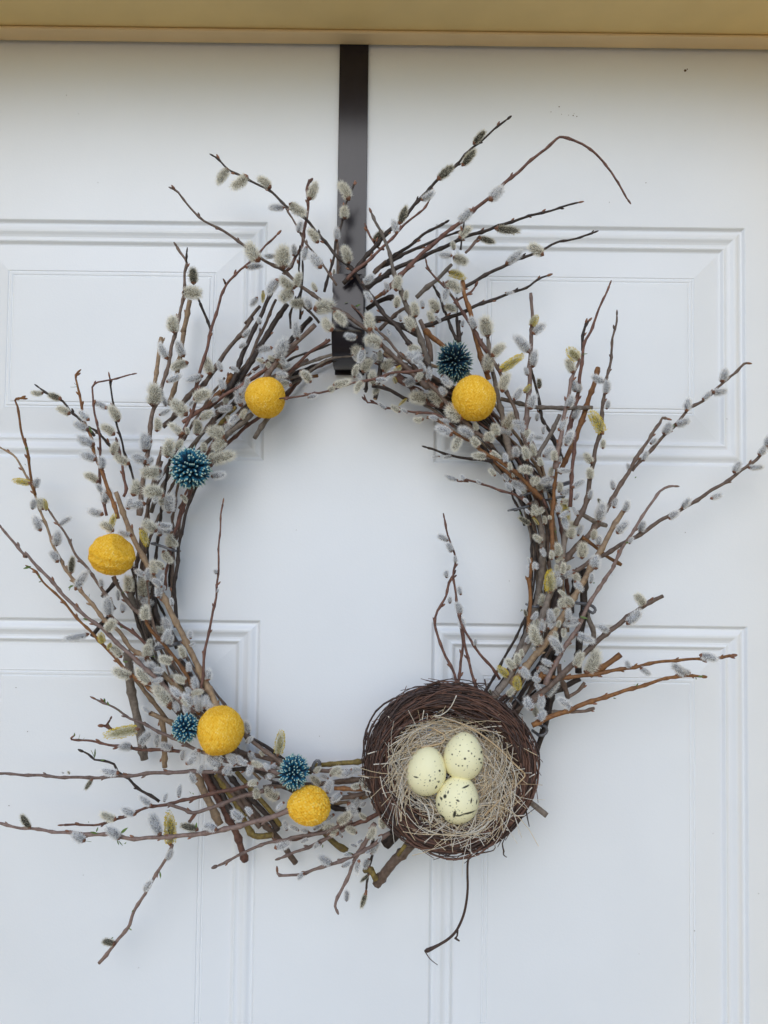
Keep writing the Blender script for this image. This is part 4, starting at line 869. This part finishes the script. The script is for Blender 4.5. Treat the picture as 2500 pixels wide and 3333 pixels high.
def px_straw(pts, r, d0, d1, mi):
    px = parse_pts(pts); C = spline([np.array(unproject(u, v, d0 + (d1 - d0) * i / max(1, len(px) - 1))) for i, (u, v) in enumerate(px)], .003) - NC
    V, Fc = tube(C, r, 5); mb.put(V, Fc, mi)
for pts, d0, d1, mi in (("G 240,805 350,795 450,765 560,740", .098, .085, 1), ("G 200,735 330,690 450,620 600,570", .095, .08, 1), ("G 150,880 230,900 290,890 330,830 400,740", .088, .086, 1), ("G 285,885 310,990 360,1070 420,1070 435,1010 400,940", .098, .092, 1),
                        ("G 180,980 270,1000 330,960 400,850", .085, .088, 1), ("G 425,1190 410,1050 440,900", .1, .085, 1), ("G 420,1190 440,1040 480,950", .1, .088, 0), ("G 625,1200 600,1100 530,1030", .1, .088, 1), ("G 630,1200 645,1120 620,1050", .1, .088, 1),
                        ("G 860,1300 920,1180 960,1060", .102, .09, 1), ("G 860,1290 1000,1190 1100,1100", .102, .09, 1), ("G 905,1410 840,1280 760,1190", .102, .095, 1), ("G 1110,545 1000,555 850,590", .09, .08, 1), ("G 1100,590 980,575 860,560", .09, .08, 0),
                        ("G 1330,870 1200,940 1060,990", .095, .085, 1), ("G 1310,960 1230,1040 1100,1090", .097, .088, 1), ("G 340,480 380,540 450,600", .09, .08, 1), ("G 580,440 570,520 600,590", .09, .08, 1), ("G 800,340 760,420 700,470 640,480", .098, .085, 1),
                        ("G 1290,700 1200,690 1080,640", .09, .083, 1), ("G 1260,1150 1120,1150 1000,1100", .1, .09, 1), ("G 1060,1320 1000,1250 960,1160", .102, .09, 1), ("G 1150,1250 1060,1210 1010,1120", .1, .09, 1), ("G 300,640 420,560 560,540 690,570", .09, .08, 1)):
    px_straw(pts, .00055, d0, d1, mi)
tag(add('straw_lining', mb.mesh('straw_lining', [M_STRAW, M_STRAW2, M_TAN]), nest), kind='stuff')
mb = MB(); px_straw("G 655,470 740,500 835,530 950,590 1090,700 1190,800 1255,860", .0009, .084, .098, 0); px_straw("G 1255,860 1262,880 1245,905 1170,980 1090,1050 990,1150", .0009, .098, .096, 0)
add('bent_straw', mb.mesh('bent_straw', M_TAN), nest)
mb = MB(); px_straw("G 640,560 720,610 700,660 560,690", .0009, .088, .09, 0); add('bent_straw', mb.mesh('bent_straw', M_TAN), nest)

# ---------------------------------------------------------------- eggs
def egg_material():
    m = bpy.data.materials.new('speckled_eggshell'); m.use_nodes = True; t = m.node_tree; b = t.nodes['Principled BSDF']
    at = t.nodes.new('ShaderNodeAttribute'); at.attribute_name = 'speck'
    tc = t.nodes.new('ShaderNodeTexCoord'); n = t.nodes.new('ShaderNodeTexNoise'); n.inputs['Scale'].default_value = 60; t.links.new(tc.outputs['Object'], n.inputs['Vector'])
    r = t.nodes.new('ShaderNodeValToRGB'); r.color_ramp.elements[0].color = (0.86, 0.79, 0.47, 1); r.color_ramp.elements[1].color = (0.90, 0.85, 0.58, 1)
    t.links.new(n.outputs['Fac'], r.inputs[0])
    mx = t.nodes.new('ShaderNodeMix'); mx.data_type = 'RGBA'; mx.inputs[7].default_value = (0.035, 0.035, 0.025, 1)
    t.links.new(at.outputs['Fac'], mx.inputs[0]); t.links.new(r.outputs[0], mx.inputs[6]); t.links.new(mx.outputs[2], b.inputs['Base Color'])
    b.inputs['Roughness'].default_value = 0.55; b.inputs['Specular IOR Level'].default_value = 0.3
    return m
M_EGG = egg_material()
ED, EF = sphere_grid(260, 170)
def egg(gx, gy, rx, ry, depth, lean, tilt, label, marks, nsp, zone, seed):
    """marks: (x, y, rx, ry, turn) in the same view, px from the egg centre"""
    rg = np.random.default_rng(seed); k = px2m(depth) * 800 / 1659
    c = np.array(unproject(*tilept('G', gx, gy), depth))
    rot = Matrix.Rotation(R(lean), 3, 'Y') @ Matrix.Rotation(R(tilt), 3, 'X')
    V = ED.copy(); taper = 1 - 0.10 * V[:, 2] - 0.03 * V[:, 2] ** 2; V[:, 0] *= taper; V[:, 1] *= taper
    V = V * np.array((rx, rx, ry / math.cos(R(tilt)) * 1.0)) * k
    Wd = V @ np.array(rot).T                               # in place, seen along +y
    X = Wd[:, 0] / k; Y = -Wd[:, 2] / k; front = Wd[:, 1] < 0
    sp = np.zeros(len(V))
    for (x, y, a, b, tn) in marks:
        cs, sn = math.cos(R(tn)), math.sin(R(tn)); dx, dy = X - x, Y - y; q = ((dx * cs + dy * sn) / a) ** 2 + ((-dx * sn + dy * cs) / b) ** 2
        q *= 1 + .25 * np.sin(dx * .6 + seed) * np.cos(dy * .5)
        sp = np.maximum(sp, np.clip(1.5 - q, 0, 1) * front)
    U = V / np.linalg.norm(V, axis=1)[:, None]
    for i in range(nsp):
        d = rg.normal(0, 1, 3); d /= np.linalg.norm(d)
        if zone is not None and (np.array(rot) @ d).dot(zone) < rg.uniform(-.7, .5): continue
        s = rg.choice((.015, .022, .032), p=(.55, .33, .12)); g = rg.uniform(.35, .9)
        q = (1 - U @ d) * 2 / s ** 2; sp = np.maximum(sp, np.clip(1.5 - q, 0, 1) * g)
    me = make_mesh('egg', V, EF, M_EGG); a = me.attributes.new('speck', 'FLOAT', 'POINT'); a.data.foreach_set('value', sp.astype(np.float32))
    o = add('egg', me, None, c); o.rotation_euler = rot.to_euler(); tag(o, label, 'egg', 'speckled eggs in the nest'); return o
egg(848, 748, 133, 160, .086, 4, 10, 'pale cream egg with scattered fine specks at the top right of the nest',
    [(-5, -18, 8, 7, 0), (112, -42, 9, 7, 30), (95, -6, 9, 6, 20), (108, 22, 10, 5, 40), (20, -65, 7, 4, 10), (40, -50, 6, 4, 60), (-85, -35, 5, 5, 0), (-45, 30, 5, 5, 0), (-20, 28, 5, 5, 0), (12, 28, 5, 4, 0), (-38, -60, 4, 4, 0), (60, -30, 5, 4, 0), (80, 55, 4, 4, 0)], 230, np.array((.3, -.5, .5)), 31)
egg(598, 848, 132, 163, .088, 8, 8, 'palest cream egg with few specks on the left of the nest', [(-75, 10, 15, 5, 0), (15, 25, 5, 8, 0), (58, 75, 6, 13, 20), (80, -30, 6, 9, -40), (75, 40, 5, 8, 10), (50, 15, 4, 6, 0), (-20, 60, 4, 3, 0)], 330, np.array((.4, -.4, -.7)), 32)
egg(808, 1040, 142, 156, .092, 12, 6, 'cream egg with bold black streaks at the bottom of the nest',
    [(62, 48, 48, 7, -4), (-32, 52, 10, 26, 10), (-10, 62, 18, 6, 0), (10, 58, 16, 5, -15), (45, -110, 26, 5, -12), (-92, -48, 9, 13, 30), (-115, -28, 8, 8, 0), (78, -28, 6, 16, 10), (118, -8, 5, 15, 10), (-12, -35, 12, 6, 20), (-72, -75, 4, 10, 20), (-105, 100, 14, 20, -30), (-85, 125, 20, 9, 30), (-130, 15, 5, 10, 10), (-60, 110, 4, 4, 0), (-40, 128, 5, 4, 0), (20, 128, 6, 5, 0), (-60, 0, 5, 4, 0)], 420, np.array((-.4, -.5, -.1)), 33)
